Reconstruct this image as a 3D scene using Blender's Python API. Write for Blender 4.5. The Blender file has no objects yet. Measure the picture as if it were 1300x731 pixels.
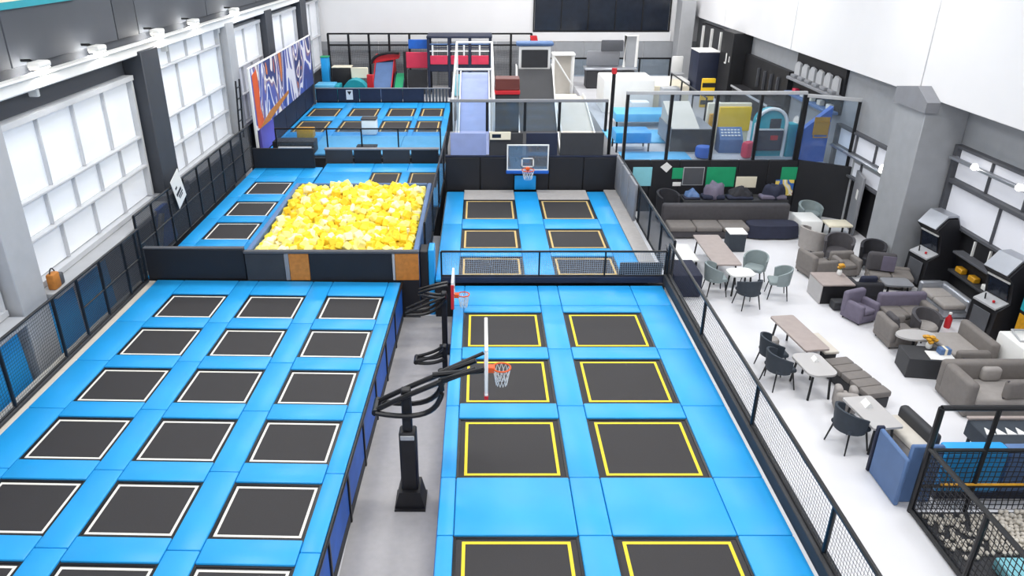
import bpy, bmesh, math, random
from mathutils import Vector, Matrix
random.seed(7)
PI = math.pi
SC = bpy.context.scene
COL = SC.collection

# ------------------------------------------------------------------ camera
F_PX, PX, VY, IW, IH = 950.0, 610.0, -75.0, 1300.0, 731.0
PITCH = math.atan2(IH/2 - VY, F_PX)
CAM = Vector((0, 0, 10.0))
cd = bpy.data.cameras.new('camera'); cam = bpy.data.objects.new('camera', cd); COL.objects.link(cam)
cd.sensor_width = 36.0; cd.lens = 36.0*F_PX/IW
cd.shift_x = (IW/2 - PX)/IW
cd.clip_end = 200
cam.location = CAM; cam.rotation_euler = (PI/2 - PITCH, 0, 0)
SC.camera = cam
# ------------------------------------------------------------------ world, lights, exposure
w = bpy.data.worlds.new('world'); SC.world = w; w.use_nodes = True
w.node_tree.nodes['Background'].inputs[0].default_value = (0.9, 0.95, 1, 1)
w.node_tree.nodes['Background'].inputs[1].default_value = 0.4
SC.view_settings.view_transform = 'Standard'; SC.view_settings.look = 'None'
SC.view_settings.exposure = 0.55; SC.view_settings.gamma = 1.0
SC.view_settings.use_curve_mapping = False
for lx in (-6.5, 1.5, 9.5):
    for ly in (3, 13.5, 24, 34.5, 45):
        ld = bpy.data.lights.new('ceiling_lamp', 'AREA'); ld.shape = 'RECTANGLE'
        ld.size = 4.0; ld.size_y = 2.0; ld.energy = 330; ld.color = (1.0, 0.985, 0.96)
        ld.energy = 430 if ly > 40 else 330
        lo = bpy.data.objects.new('ceiling_lamp', ld); COL.objects.link(lo)
        lo.location = (lx, ly, 12.2)

# ------------------------------------------------------------------ pixel -> world (distance from a known plane)
_ca, _sa = math.cos(PITCH), math.sin(PITCH)
def ray(u, v):
    a = (u - PX)/F_PX; b = (IH/2 - v)/F_PX
    return Vector((a, _ca + b*_sa, -_sa + b*_ca))
def G(u, v, z=0.0):
    d = ray(u, v); return CAM + d*((z - CAM.z)/d.z)
def AY(u, v, y):
    d = ray(u, v); return CAM + d*((y - CAM.y)/d.y)

# ------------------------------------------------------------------ materials
def lin(c):
    def f(x):
        x /= 255.0
        return x/12.92 if x <= 0.04045 else ((x + 0.055)/1.055)**2.4
    return (f(c[0]), f(c[1]), f(c[2]), 1.0)
MATS = {}
def mat(name, rgb, rough=0.6, var=0.05, scale=2.5, metal=0.0, emit=0.0, bump=0.0, bscale=60.0, spec=0.5):
    m = bpy.data.materials.new(name); m.use_nodes = True; nt = m.node_tree; N = nt.nodes; L = nt.links
    b = N['Principled BSDF']
    tc = N.new('ShaderNodeTexCoord'); nz = N.new('ShaderNodeTexNoise')
    nz.inputs['Scale'].default_value = scale; nz.inputs['Detail'].default_value = 4
    L.new(tc.outputs['Object'], nz.inputs['Vector'])
    r = N.new('ShaderNodeValToRGB'); c = lin(rgb)
    r.color_ramp.elements[0].position = 0.3; r.color_ramp.elements[1].position = 0.7
    r.color_ramp.elements[0].color = (c[0]*(1-var), c[1]*(1-var), c[2]*(1-var), 1)
    r.color_ramp.elements[1].color = (min(1, c[0]*(1+var)), min(1, c[1]*(1+var)), min(1, c[2]*(1+var)), 1)
    L.new(nz.outputs['Fac'], r.inputs['Fac']); L.new(r.outputs['Color'], b.inputs['Base Color'])
    b.inputs['Roughness'].default_value = rough; b.inputs['Metallic'].default_value = metal
    b.inputs['Specular IOR Level'].default_value = spec
    if emit:
        b.inputs['Emission Color'].default_value = c; b.inputs['Emission Strength'].default_value = emit
    if bump:
        n2 = N.new('ShaderNodeTexNoise'); n2.inputs['Scale'].default_value = bscale
        L.new(tc.outputs['Object'], n2.inputs['Vector'])
        bp = N.new('ShaderNodeBump'); bp.inputs['Strength'].default_value = bump; bp.inputs['Distance'].default_value = 0.01
        L.new(n2.outputs['Fac'], bp.inputs['Height']); L.new(bp.outputs['Normal'], b.inputs['Normal'])
    MATS[name] = m
    return m
def net_mat(name, rgb, cell=0.06, line=0.2, haze=0.0, wob=0.02):
    """knotted net in the local x-z plane: strands opaque, holes open; haze = share of the hole closed by fine mesh"""
    m = bpy.data.materials.new(name); m.use_nodes = True; nt = m.node_tree; N = nt.nodes; L = nt.links
    out = N['Material Output']; b = N['Principled BSDF']
    b.inputs['Base Color'].default_value = lin(rgb); b.inputs['Roughness'].default_value = 0.8
    tr = N.new('ShaderNodeBsdfTransparent'); mx = N.new('ShaderNodeMixShader')
    tc = N.new('ShaderNodeTexCoord'); nz = N.new('ShaderNodeTexNoise'); nz.inputs['Scale'].default_value = 1.3
    L.new(tc.outputs['Object'], nz.inputs['Vector'])
    sc = N.new('ShaderNodeVectorMath'); sc.operation = 'MULTIPLY_ADD'
    sc.inputs[1].default_value = (wob*6,)*3
    L.new(nz.outputs['Color'], sc.inputs[0]); L.new(tc.outputs['Object'], sc.inputs[2])
    sp = N.new('ShaderNodeSeparateXYZ'); L.new(sc.outputs[0], sp.inputs[0])
    fac = []
    for ax in ('X', 'Z'):
        a = N.new('ShaderNodeMath'); a.operation = 'DIVIDE'; a.inputs[1].default_value = cell; L.new(sp.outputs[ax], a.inputs[0])
        f = N.new('ShaderNodeMath'); f.operation = 'FRACT'; L.new(a.outputs[0], f.inputs[0])
        g = N.new('ShaderNodeMath'); g.operation = 'LESS_THAN'; g.inputs[1].default_value = line; L.new(f.outputs[0], g.inputs[0])
        fac.append(g)
    mm = N.new('ShaderNodeMath'); mm.operation = 'MAXIMUM'
    L.new(fac[0].outputs[0], mm.inputs[0]); L.new(fac[1].outputs[0], mm.inputs[1])
    m2 = N.new('ShaderNodeMath'); m2.operation = 'MAXIMUM'; m2.inputs[1].default_value = haze
    L.new(mm.outputs[0], m2.inputs[0])
    L.new(m2.outputs[0], mx.inputs[0]); L.new(tr.outputs[0], mx.inputs[1]); L.new(b.outputs[0], mx.inputs[2])
    L.new(mx.outputs[0], out.inputs['Surface'])
    MATS[name] = m
def glass_mat(name, tint=(235, 242, 248), haze=0.06):
    m = bpy.data.materials.new(name); m.use_nodes = True; nt = m.node_tree; N = nt.nodes; L = nt.links
    out = N['Material Output']; N.remove(N['Principled BSDF'])
    tr = N.new('ShaderNodeBsdfTransparent'); tr.inputs[0].default_value = lin(tint)
    gl = N.new('ShaderNodeBsdfGlossy'); gl.inputs['Roughness'].default_value = 0.05
    df = N.new('ShaderNodeBsdfDiffuse'); df.inputs[0].default_value = lin(tint)
    a = N.new('ShaderNodeMixShader'); a.inputs[0].default_value = 0.5
    L.new(gl.outputs[0], a.inputs[1]); L.new(df.outputs[0], a.inputs[2])
    nz = N.new('ShaderNodeTexNoise'); nz.inputs['Scale'].default_value = 1.5
    mr = N.new('ShaderNodeMapRange'); mr.inputs[3].default_value = haze*0.6; mr.inputs[4].default_value = haze*1.4
    L.new(nz.outputs['Fac'], mr.inputs[0])
    mx = N.new('ShaderNodeMixShader'); L.new(mr.outputs[0], mx.inputs[0])
    L.new(tr.outputs[0], mx.inputs[1]); L.new(a.outputs[0], mx.inputs[2]); L.new(mx.outputs[0], out.inputs['Surface'])
    MATS[name] = m
def mural_mat(name, stops, scale=0.8, dist=2.0, stretch=(1, 1, 0.35)):
    m = bpy.data.materials.new(name); m.use_nodes = True; nt = m.node_tree; N = nt.nodes; L = nt.links
    b = N['Principled BSDF']; b.inputs['Roughness'].default_value = 0.5
    tc = N.new('ShaderNodeTexCoord'); mp = N.new('ShaderNodeMapping'); mp.inputs['Scale'].default_value = stretch
    nz = N.new('ShaderNodeTexNoise'); nz.inputs['Scale'].default_value = scale; nz.inputs['Distortion'].default_value = dist; nz.inputs['Detail'].default_value = 1
    L.new(tc.outputs['Object'], mp.inputs[0]); L.new(mp.outputs[0], nz.inputs['Vector'])
    r = N.new('ShaderNodeValToRGB'); r.color_ramp.interpolation = 'CONSTANT'
    els = r.color_ramp.elements
    els[0].position = 0; els[0].color = lin(stops[0][1]); els[1].position = stops[1][0]; els[1].color = lin(stops[1][1])
    for p, c in stops[2:]:
        e = els.new(p); e.color = lin(c)
    L.new(nz.outputs['Fac'], r.inputs[0]); L.new(r.outputs[0], b.inputs['Base Color'])
    MATS[name] = m

mat('blue_pad', (32, 158, 228), 0.40, 0.05, 1.2, bump=0.05, bscale=8)
mat('blue_pad_pale', (96, 186, 232), 0.45, 0.06, 1.2)
mat('blue_panel', (28, 96, 190), 0.5, 0.1)
mat('navy', (30, 38, 62), 0.6, 0.12)
mat('brown_red', (104, 50, 44), 0.6, 0.08)
mat('lavender', (146, 160, 206), 0.55, 0.06)
mat('slate_blue', (86, 116, 162), 0.55, 0.08)
mat('bed', (46, 44, 46), 0.75, 0.08, 40, bump=0.1, bscale=300)
mat('line_white', (238, 234, 224), 0.6, 0.03)
mat('line_yellow', (240, 212, 40), 0.6, 0.04)
mat('line_gold', (206, 176, 112), 0.6, 0.06)
mat('black', (24, 24, 28), 0.55, 0.15)
mat('black_panel', (27, 28, 34), 0.6, 0.12, 1.5)
mat('black_metal', (22, 23, 27), 0.35, 0.1, metal=0.2)
mat('charcoal', (52, 53, 57), 0.65, 0.08)
mat('grey_dark', (82, 84, 90), 0.7, 0.06)
mat('grey_mid', (134, 136, 142), 0.7, 0.05)
mat('grey_wall', (104, 108, 116), 0.75, 0.05, 0.6)
mat('grey_wall_dark', (72, 76, 84), 0.75, 0.06, 0.6)
mat('column_dark', (58, 62, 70), 0.6, 0.06)
mat('grey_light', (176, 178, 182), 0.65, 0.04)
mat('panel_grey', (160, 163, 168), 0.6, 0.05)
mat('white_wall', (236, 236, 238), 0.7, 0.015, 0.5)
mat('white', (238, 238, 236), 0.5, 0.02)
mat('cream', (238, 230, 208), 0.6, 0.03)
mat('beige', (206, 200, 190), 0.7, 0.04)
mat('carpet', (178, 175, 174), 0.9, 0.05, 6, bump=0.2, bscale=200)
mat('floor_marble', (226, 226, 230), 0.28, 0.05, 0.5)
mat('floor_far', (196, 196, 200), 0.5, 0.05, 0.8)
mat('ceiling', (232, 232, 232), 0.8, 0.02)
mat('pane', (236, 240, 246), 0.5, 0.03, 0.6, emit=0.09)
mat('pane_lavender', (226, 228, 236), 0.5, 0.03, 0.4, emit=0.12)
mat('frame_grey', (196, 198, 202), 0.55, 0.05)
mat('lamp', (255, 250, 240), 0.4, 0.0, emit=5.0)
mat('sofa_grey', (122, 117, 114), 0.85, 0.06, 8, bump=0.15, bscale=150)
mat('sofa_pale', (158, 153, 150), 0.85, 0.05, 8, bump=0.15, bscale=150)
mat('sofa_dark', (76, 74, 78), 0.85, 0.08, 8, bump=0.15, bscale=150)
mat('sofa_black', (44, 44, 50), 0.8, 0.1, 8)
mat('sofa_purple', (110, 104, 122), 0.85, 0.06, 8, bump=0.15, bscale=150)
mat('fabric_navy', (40, 44, 64), 0.85, 0.12, 5, bump=0.2, bscale=60)
mat('chair_slate', (52, 60, 70), 0.75, 0.08, 6)
mat('chair_green', (134, 146, 148), 0.75, 0.06, 6)
mat('wood_greige', (164, 152, 148), 0.45, 0.06, 5)
mat('table_grey', (182, 180, 180), 0.4, 0.03)
mat('orange', (226, 92, 30), 0.5, 0.06)
mat('red', (200, 34, 44), 0.5, 0.08)
mat('pink_red', (214, 52, 84), 0.5, 0.08)
mat('yellow', (244, 200, 30), 0.5, 0.06)
mat('gold', (206, 150, 30), 0.45, 0.15, 12)
mat('teal', (30, 160, 176), 0.5, 0.08)
mat('cyan_pale', (136, 206, 220), 0.55, 0.06)
mat('green', (28, 158, 108), 0.55, 0.08)
mat('purple', (104, 96, 190), 0.55, 0.06)
mat('wood_orange', (190, 122, 52), 0.6, 0.15, 8)
mat('foam_yellow', (252, 223, 62), 0.85, 0.06, 6)
mat('foam_pale', (253, 237, 142), 0.85, 0.05, 6)
mat('foam_cream', (252, 245, 202), 0.85, 0.04, 6)
mat('foam_amber', (244, 204, 46), 0.85, 0.06, 6)
mat('silver', (170, 174, 182), 0.3, 0.05, 4, metal=0.6)
mat('screen', (34, 40, 52), 0.15, 0.2, 3)
net_mat('net_black', (34, 34, 38), 0.075, 0.13, 0.0)
net_mat('net_light', (170, 185, 200), 0.06, 0.12, 0.0)
net_mat('net_fine', (46, 47, 52), 0.05, 0.2, 0.25)
net_mat('net_dense', (40, 42, 48), 0.05, 0.25, 0.6)
net_mat('net_coarse', (30, 31, 36), 0.11, 0.2, 0.12)
net_mat('net_white', (240, 240, 240), 0.035, 0.3, 0.0)
glass_mat('glass'); glass_mat('glass_haze', (220, 228, 238), 0.2)
glass_mat('glass_dark', (60, 64, 72), 0.12)
mural_mat('mural', [(0, (60, 72, 140)), (0.36, (70, 92, 170)), (0.43, (228, 226, 234)), (0.49, (92, 98, 168)), (0.55, (150, 120, 140)), (0.58, (236, 226, 220)), (0.62, (56, 66, 120)), (0.72, (210, 120, 60))], 0.5, 1.6, (1, 1, .5))
mural_mat('cloth_print', [(0, (60, 110, 190)), (0.42, (240, 214, 110)), (0.52, (240, 236, 224)), (0.62, (222, 130, 110))], 1.4, 1.5, (1, 1, 1))
M = MATS

# ------------------------------------------------------------------ mesh builder
_soft = {}
class MB:
    def __init__(s): s.v = []; s.f = []
    def add(s, vs, fs):
        o = len(s.v); s.v += [tuple(p) for p in vs]; s.f += [tuple(i+o for i in f) for f in fs]; return s
    def box(s, x0, x1, y0, y1, z0, z1):
        return s.add([(x0,y0,z0),(x1,y0,z0),(x1,y1,z0),(x0,y1,z0),(x0,y0,z1),(x1,y0,z1),(x1,y1,z1),(x0,y1,z1)],
                     [(3,2,1,0),(4,5,6,7),(0,1,5,4),(1,2,6,5),(2,3,7,6),(3,0,4,7)])
    def soft(s, x0, x1, y0, y1, z0, z1, r=0.03, seg=2):
        sx, sy, sz = x1-x0, y1-y0, z1-z0; r = min(r, sx*.49, sy*.49, sz*.49)
        k = (round(sx,4), round(sy,4), round(sz,4), round(r,4), seg)
        if k not in _soft:
            bm = bmesh.new(); bmesh.ops.create_cube(bm, size=1, matrix=Matrix.Diagonal((sx, sy, sz, 1)))
            bmesh.ops.bevel(bm, geom=list(bm.edges), offset=r, segments=seg, profile=0.5, affect='EDGES')
            bm.verts.index_update()
            _soft[k] = ([v.co.copy() for v in bm.verts], [[v.index for v in f.verts] for f in bm.faces]); bm.free()
        vs, fs = _soft[k]; c = Vector(((x0+x1)/2, (y0+y1)/2, (z0+z1)/2))
        return s.add([p + c for p in vs], fs)
    def tube(s, pts, r, seg=8, closed=False, r2=None):
        pts = [Vector(p) for p in pts]; n = len(pts); rings = []
        up = Vector((0, 0, 1))
        for i, p in enumerate(pts):
            if closed: t = (pts[(i+1) % n] - pts[i-1])
            else: t = pts[min(i+1, n-1)] - pts[max(i-1, 0)]
            t.normalize()
            a = up.cross(t)
            if a.length < 0.05: a = Vector((1, 0, 0)).cross(t)
            a.normalize(); b = t.cross(a)
            rr = r if r2 is None else r + (r2 - r)*i/max(1, n-1)
            rings.append([p + a*(rr*math.cos(2*PI*k/seg + PI/seg)) + b*(rr*math.sin(2*PI*k/seg + PI/seg)) for k in range(seg)])
        vs = [q for rg in rings for q in rg]; fs = []
        for i in range(n if closed else n-1):
            j = (i+1) % n
            for k in range(seg):
                l = (k+1) % seg; fs.append((i*seg+k, i*seg+l, j*seg+l, j*seg+k))
        if not closed:
            fs.append(tuple(range(seg-1, -1, -1))); fs.append(tuple((n-1)*seg+k for k in range(seg)))
        return s.add(vs, fs)
    def lathe(s, prof, seg=16, c=(0, 0)):
        vs = []; fs = []; n = len(prof)
        for r, z in prof:
            for k in range(seg): vs.append((c[0]+r*math.cos(2*PI*k/seg), c[1]+r*math.sin(2*PI*k/seg), z))
        for i in range(n-1):
            for k in range(seg):
                l = (k+1) % seg; fs.append((i*seg+k, i*seg+l, (i+1)*seg+l, (i+1)*seg+k))
        fs.append(tuple(range(seg-1, -1, -1))); fs.append(tuple((n-1)*seg+k for k in range(seg)))
        return s.add(vs, fs)
    def prism(s, poly, a0, a1, axis='z'):
        """polygon extruded along an axis; poly in the other two coordinates (x,y) / (x,z) / (y,z)"""
        n = len(poly)
        def P(p, a): return {'z': (p[0], p[1], a), 'y': (p[0], a, p[1]), 'x': (a, p[0], p[1])}[axis]
        vs = [P(p, a0) for p in poly] + [P(p, a1) for p in poly]
        fs = [tuple(range(n-1, -1, -1)), tuple(range(n, 2*n))] + [(i, (i+1) % n, n+(i+1) % n, n+i) for i in range(n)]
        return s.add(vs, fs)
    def ring(s, x0, x1, y0, y1, w, z0, z1):
        s.box(x0, x1, y0, y0+w, z0, z1); s.box(x0, x1, y1-w, y1, z0, z1)
        s.box(x0, x0+w, y0+w, y1-w, z0, z1); return s.box(x1-w, x1, y0+w, y1-w, z0, z1)
    def shell(s, r, a0, a1, z0, z1, th=0.04, n=12, lean=0.04, dip=0.0, cx=0, cy=0, sx=1.0):
        """curved upright shell (tub back), angle 90 deg = +y"""
        vs = []; fs = []
        for i in range(n+1):
            t = i/n; a = math.radians(a0 + (a1-a0)*t); ca, sa = math.cos(a), math.sin(a)
            zt = z1 - dip*abs(2*t-1)**2
            for rr, zz in ((r, z0), (r+lean, zt), (r+lean-th, zt), (r-th, z0)):
                vs.append((cx + sx*rr*ca, cy + rr*sa, zz))
        for i in range(n):
            for k in range(4):
                l = (k+1) % 4; fs.append((i*4+k, (i+1)*4+k, (i+1)*4+l, i*4+l))
        fs.append((0, 1, 2, 3)); fs.append((n*4+3, n*4+2, n*4+1, n*4))
        return s.add(vs, fs)
    def mesh(s, name, m, smooth=True):
        me = bpy.data.meshes.new(name); me.from_pydata(s.v, [], s.f)
        bm = bmesh.new(); bm.from_mesh(me); bmesh.ops.recalc_face_normals(bm, faces=bm.faces); bm.to_mesh(me); bm.free()
        me.materials.append(M[m] if isinstance(m, str) else m)
        if smooth:
            me.shade_smooth(); me.set_sharp_from_angle(angle=math.radians(38))
        return me
def link(name, me, parent=None, loc=(0, 0, 0), rz=0.0):
    o = bpy.data.objects.new(name, me); COL.objects.link(o); o.location = loc; o.rotation_euler = (0, 0, rz)
    if parent: o.parent = parent
    return o
def obj(name, mb, m, parent=None, loc=(0, 0, 0), rz=0.0, smooth=True):
    return link(name, mb.mesh(name, m, smooth), parent, loc, rz)
def tag(o, label, cat, group=None, kind=None):
    o['label'] = label; o['category'] = cat
    if group: o['group'] = group
    if kind: o['kind'] = kind
    return o
def thing(name, label, cat, loc=(0, 0, 0), rz=0.0, group=None):
    return tag(link(name, None, None, loc, rz), label, cat, group)
def struct(name, mb=None, m=None, loc=(0, 0, 0), rz=0.0, label=None, cat=None):
    o = link(name, mb.mesh(name, m) if mb else None, None, loc, rz); o['kind'] = 'structure'
    if label: o['label'] = label
    o['category'] = cat or name.split('_')[0]
    return o

# ================================================================== SETTING
XL, XR, YB, YF, ZC = -10.75, 14.35, 52.0, -5.0, 12.6
struct('floor', MB().box(XL-.3, XR+.9, YF, YB, -0.3, 0), 'floor_marble', label='polished pale marble-look floor of the hall', cat='floor')
struct('ceiling', MB().box(XL-.3, XR+.9, YF, YB+.3, ZC, ZC+.3), 'ceiling', label='white ceiling of the hall', cat='ceiling')
struct('wall_front', MB().box(XL-.3, XR+.9, YF-.3, YF, -.3, ZC), 'white_wall', label='white wall behind the viewer', cat='wall')
# ---- left wall: grey, with panel seams above the beam
wl = struct('wall_left', MB().box(XL-.3, XL, YF, YB, -.3, ZC), 'grey_wall_dark', label='dark grey side wall above and between tall windows', cat='wall')
ys = [-4.9, 4, 9, 12.6, 17.6, 23.1, 24.6, 31, 38, 45, 51.9]
for a, b in zip(ys, ys[1:]):
    obj('panel', MB().soft(0, .07, a+.02, b-.02, 7.35, ZC-.02, .015, 1), 'grey_wall_dark' if b-a > 1.6 else 'column_dark', wl, (XL, 0, 0))
for k in range(6):
    obj('lower_panel', MB().soft(0, .05, -.5+k*3.9, 3.36+k*3.9, 0.02, 2.26, .012, 1), 'grey_light', wl, (XL, 0, 0))
# ---- far wall
wb = struct('wall_back', MB().box(XL-.3, XR+.3, YB, YB+.3, -.3, ZC), 'white_wall', label='white far wall above grey panels', cat='wall')
x = XL + .05
while x < XR - 1:
    obj('panel', MB().soft(0, 1.93, -.06, 0, 1.0, 3.95, .012, 1), 'panel_grey', wb, (x, YB, 0)); x += 1.96
# ---- right wall
XA = 14.9
wr = struct('wall_right', MB().box(XR, XR+.9, 24.4, YB, -.3, ZC), 'panel_grey', label='grey lower side wall behind lounge door and play area', cat='wall')
wa = struct('wall_right_alcove', MB().box(XA, XA+.35, YF, 24.4, -.3, ZC), 'panel_grey', label='grey recessed lounge wall behind the arcade cabinets', cat='wall')
wu = struct('wall_right_upper', MB().box(13.95, XR, YF, YB, 5.6, ZC).box(XR, XA, YF, 24.4, 5.6, ZC), 'white_wall', label='white overhanging upper side wall with panel seams', cat='wall')
ys = [-4.9, 5, 14, 24.1, 34.9, 45, 51.9]
for i, (a, b) in enumerate(zip(ys, ys[1:])):
    obj('panel', MB().soft(-.06, 0, a+.02, b-.02, 5.58, ZC-.02, .015, 1), 'white_wall', wu, (13.95, 0, 0))
# ---- columns
def column(name_label, x0, x1, y0, y1, z0, z1, m):
    o = struct('column', MB().soft(x0, x1, y0, y1, z0, z1, .02, 1), m, label=name_label, cat='column'); return o
c1 = column('pale grey wall column beside the window of the fenced court', XL, -10.2, 14.9, 15.9, 0, 7, 'grey_light')
c2 = column('dark charcoal column nearest the foam pit', XL, -10.15, 23.2, 24.5, 0, 7, 'column_dark')
obj('base_trim', MB().soft(XL, -9.95, 22.9, 24.7, 2.3, 2.62, .02, 1), 'grey_mid', c2)
c3 = column('pale grey column between window bays before the mural', XL, -10.2, 31.6, 32.6, 0, 7, 'grey_light')
c4 = column('dark column rising behind the near part of the mural', XL, -10.2, 37.6, 38.8, 0, 7, 'column_dark')
c5 = column('dark column rising behind the far end of the mural', XL, -10.2, 45.2, 46.6, 0, 7, 'column_dark')
c6 = column('wide grey column between lounge door and arcade cabinets', 13.55, XA, 22.9, 24.6, 0, 5.58, 'panel_grey')
obj('cap', MB().prism([(22.8, 5.25), (24.7, 5.25), (24.7, 5.75), (23.5, 5.95), (22.8, 5.57)], 13.46, 13.88, 'x'), 'grey_mid', c6)
c7 = column('black column with white marks beside the play area', 13.3, XR, 41.2, 43.2, 0, 5.6, 'black')
obj('mark', MB().box(13.285, 13.3, 41.9, 42.05, 4.0, 4.5).box(13.285, 13.3, 41.95, 42.25, 3.95, 4.02), 'white', c7)
obj('mark', MB().box(13.285, 13.3, 41.4, 41.5, 4.1, 4.4), 'white', c7)
c8 = column('pale grey column at the far end of the side wall', 12.7, 13.6, 50.2, 51.6, 0, 6.6, 'grey_light')
# ---- beam with wall lamps
bm_ = thing('lighting_beam', 'long white light rail running along the grey window wall', 'beam', (XL, 0, 7.0))
obj('rail', MB().soft(.07, .5, -4.5, 51.5, -.12, .16, .03, 1), 'white', bm_)
obj('flange', MB().soft(.3, .58, -4.5, 51.5, .16, .22, .02, 1), 'white', bm_)
for y in (8, 13, 18, 26, 31.5, 39, 46):
    obj('bracket', MB().soft(.07, .3, y-.06, y+.06, -.35, -.12, .02, 1), 'white', bm_)
def flood(y, label):
    t = thing('floodlight', label, 'lamp', (XL+.07, y, 7.38), 0, 'floodlights above the light rail')
    obj('mount', MB().tube([(0, 0, .1), (.22, 0, .1), (.3, 0, .04)], .035), 'black_metal', t)
    obj('housing', MB().soft(.24, .56, -.26, .26, -.06, .09, .05, 2), 'white', t)
    obj('lens', MB().soft(.27, .53, -.23, .23, -.08, -.06, .008, 1), 'lamp', t)
    ld = bpy.data.lights.new('floodlight_glow', 'AREA'); ld.size = .5; ld.energy = 30; ld.color = (1, .97, .92)
    lo = bpy.data.objects.new('floodlight_glow', ld); COL.objects.link(lo); lo.location = (.42, 0, -.13); lo.parent = t
flood(18.0, 'white floodlight above the first window bay beside the pale column')
flood(20.9, 'white floodlight above the middle of the first window bay')
flood(25.0, 'white floodlight above the dark column near the foam pit')
flood(28.3, 'white floodlight above the window bay beside the strip of trampolines')
flood(33.2, 'white floodlight above the pale column before the mural')
# turquoise-edged banner high on the wall
bn = thing('wall_banner', 'cream banner with turquoise border high on the grey wall', 'banner', (XL+.08, 14.0, 8.6))
obj('border', MB().soft(0, .05, 0, 7.0, 0, 2.4, .01, 1), 'teal', bn)
obj('sheet', MB().box(.05, .06, .15, 6.85, .16, 2.25), 'cream', bn)

# ---- left windows
def window_left(n, y0, y1, zs, cols, label):
    o = struct('window_%d' % n, None, None, (XL, y0, 0), 0, label, 'window')
    W_ = y1 - y0; z0, z1 = zs[0], zs[-1]
    fr = MB().box(0, .26, 0, .12, z0, z1).box(0, .26, W_-.12, W_, z0, z1).box(0, .3, 0, W_, z0-.14, z0).box(0, .3, 0, W_, z1, z1+.14)
    obj('window_frame', fr, 'frame_grey', o)
    for zz in zs[1:-1]:
        obj('transom', MB().soft(.1, .28, .12, W_-.12, zz-.035, zz+.035, .015, 1), 'frame_grey', o)
    for r in range(len(zs)-1):
        nc = cols[r]; pw = (W_-.24)/nc
        for c in range(nc):
            a = .12 + c*pw
            obj('pane', MB().box(.06, .1, a+.01, a+pw-.01, zs[r]+.03, zs[r+1]-.03), 'pane', o)
            if c:
                obj('mullion', MB().soft(.08, .2, a-.022, a+.022, zs[r]+.035, zs[r+1]-.035, .01, 1), 'frame_grey', o)
window_left(1, 6.5, 14.8, (2.6, 3.6, 4.5, 6.2), (5, 5, 4), 'tall frosted window at the near end of the window wall')
window_left(2, 16.0, 23.1, (2.6, 3.6, 4.5, 6.2), (4, 5, 4), 'tall frosted window between the pale and the dark column')
window_left(3, 24.6, 31.5, (2.6, 3.6, 4.6, 6.2, 6.85), (4, 4, 3, 4), 'tall frosted window beside the strip of trampolines')
window_left(4, 32.7, 37.5, (2.6, 3.8, 5.0, 6.5), (3, 3, 2), 'frosted window behind the near end of the mural')
window_left(5, 38.9, 45.1, (2.6, 4.4, 6.5), (3, 2), 'frosted window above the middle of the mural')
window_left(6, 46.7, 51.6, (2.6, 4.4, 6.5), (2, 2), 'frosted window beyond the mural near the far wall')
for i, (a, b) in enumerate(((-4, 14.8), (16, 23.1))):
    struct('trim_%d' % (i+1), MB().soft(XL, -10.02, a, b, 2.28, 2.44, .03, 1), 'grey_light', label='pale window ledge above the court fence' if i else 'pale window ledge near the viewer', cat='ledge')
struct('trim_3', MB().soft(XL, -10.1, 24.8, 31.5, 2.3, 2.44, .03, 1), 'grey_light', label='pale window ledge beside the strip of trampolines', cat='ledge')

# ================================================================== TRAMPOLINE COURTS
D = 1.2
_pads = {}
def pad(parent, x0, x1, y0, y1, z=0.0, m='blue_pad', th=0.09):
    g = .004; k = (round(x1-x0, 3), round(y1-y0, 3), m, th)
    if k not in _pads:
        hx, hy = (x1-x0)/2-g, (y1-y0)/2-g
        _pads[k] = MB().soft(-hx, hx, -hy, hy, -th, 0, .028, 2).mesh('pad', m)
    return link('pad', _pads[k], parent, ((x0+x1)/2, (y0+y1)/2, z))
_tr = {}
def trampoline(root_loc, rz, w, d, line, label, group, lw=0.05, inset=(.085, .085)):
    t = thing('trampoline', label, 'trampoline', root_loc, rz, group)
    k = (round(w, 3), round(d, 3), line)
    if k not in _tr:
        hx, hy = w/2, d/2
        _tr[k] = (MB().ring(-hx-.05, hx+.05, -hy-.05, hy+.05, .09, .05, .09).mesh('frame', 'black_metal'),
                  MB().box(-hx+.035, hx-.035, -hy+.035, hy-.035, .06, .075).mesh('jump_bed', 'bed'),
                  MB().ring(-hx+inset[0], hx-inset[0], -hy+inset[1], hy-inset[1], lw, .075, .08).mesh('border_line', line))
    a, b, c = _tr[k]
    link('frame', a, t); link('jump_bed', b, t); link('border_line', c, t)
    return t
BEDZ = D - .125
ORD = ['first', 'second', 'third', 'fourth', 'fifth', 'sixth', 'seventh']

# ---- court A: beside the windows, white borders
rzA = math.radians(-1.45); cA = Vector((-5.68, 14, 0))
def locA(x, y, z=0): 
    q = Matrix.Rotation(rzA, 4, 'Z') @ Vector((x, y, z)); return cA + q
A = thing('trampoline_court', 'large blue padded trampoline court beside the window wall', 'trampoline court', cA, rzA)
pw, pd, cp, rp = 1.58, 1.40, 2.14, 1.95
xs = [-cp, 0, cp]; rowsA = [3.86 - rp*i for i in range(6)]
xa, xb = -3.72, 3.28; ya, yb = -7.9, 5.46
obj('platform', MB().box(xa+.03, xb-.03, ya, yb-.02, 0, BEDZ), 'black', A)
obj('edge_curb', MB().soft(xa-.5, xa-.01, ya, yb-.02, 0, D-.02, .02, 1), 'beige', A)
xe = [xa, xs[0]-pw/2, xs[0]+pw/2, xs[1]-pw/2, xs[1]+pw/2, xs[2]-pw/2, xs[2]+pw/2, xb]
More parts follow.
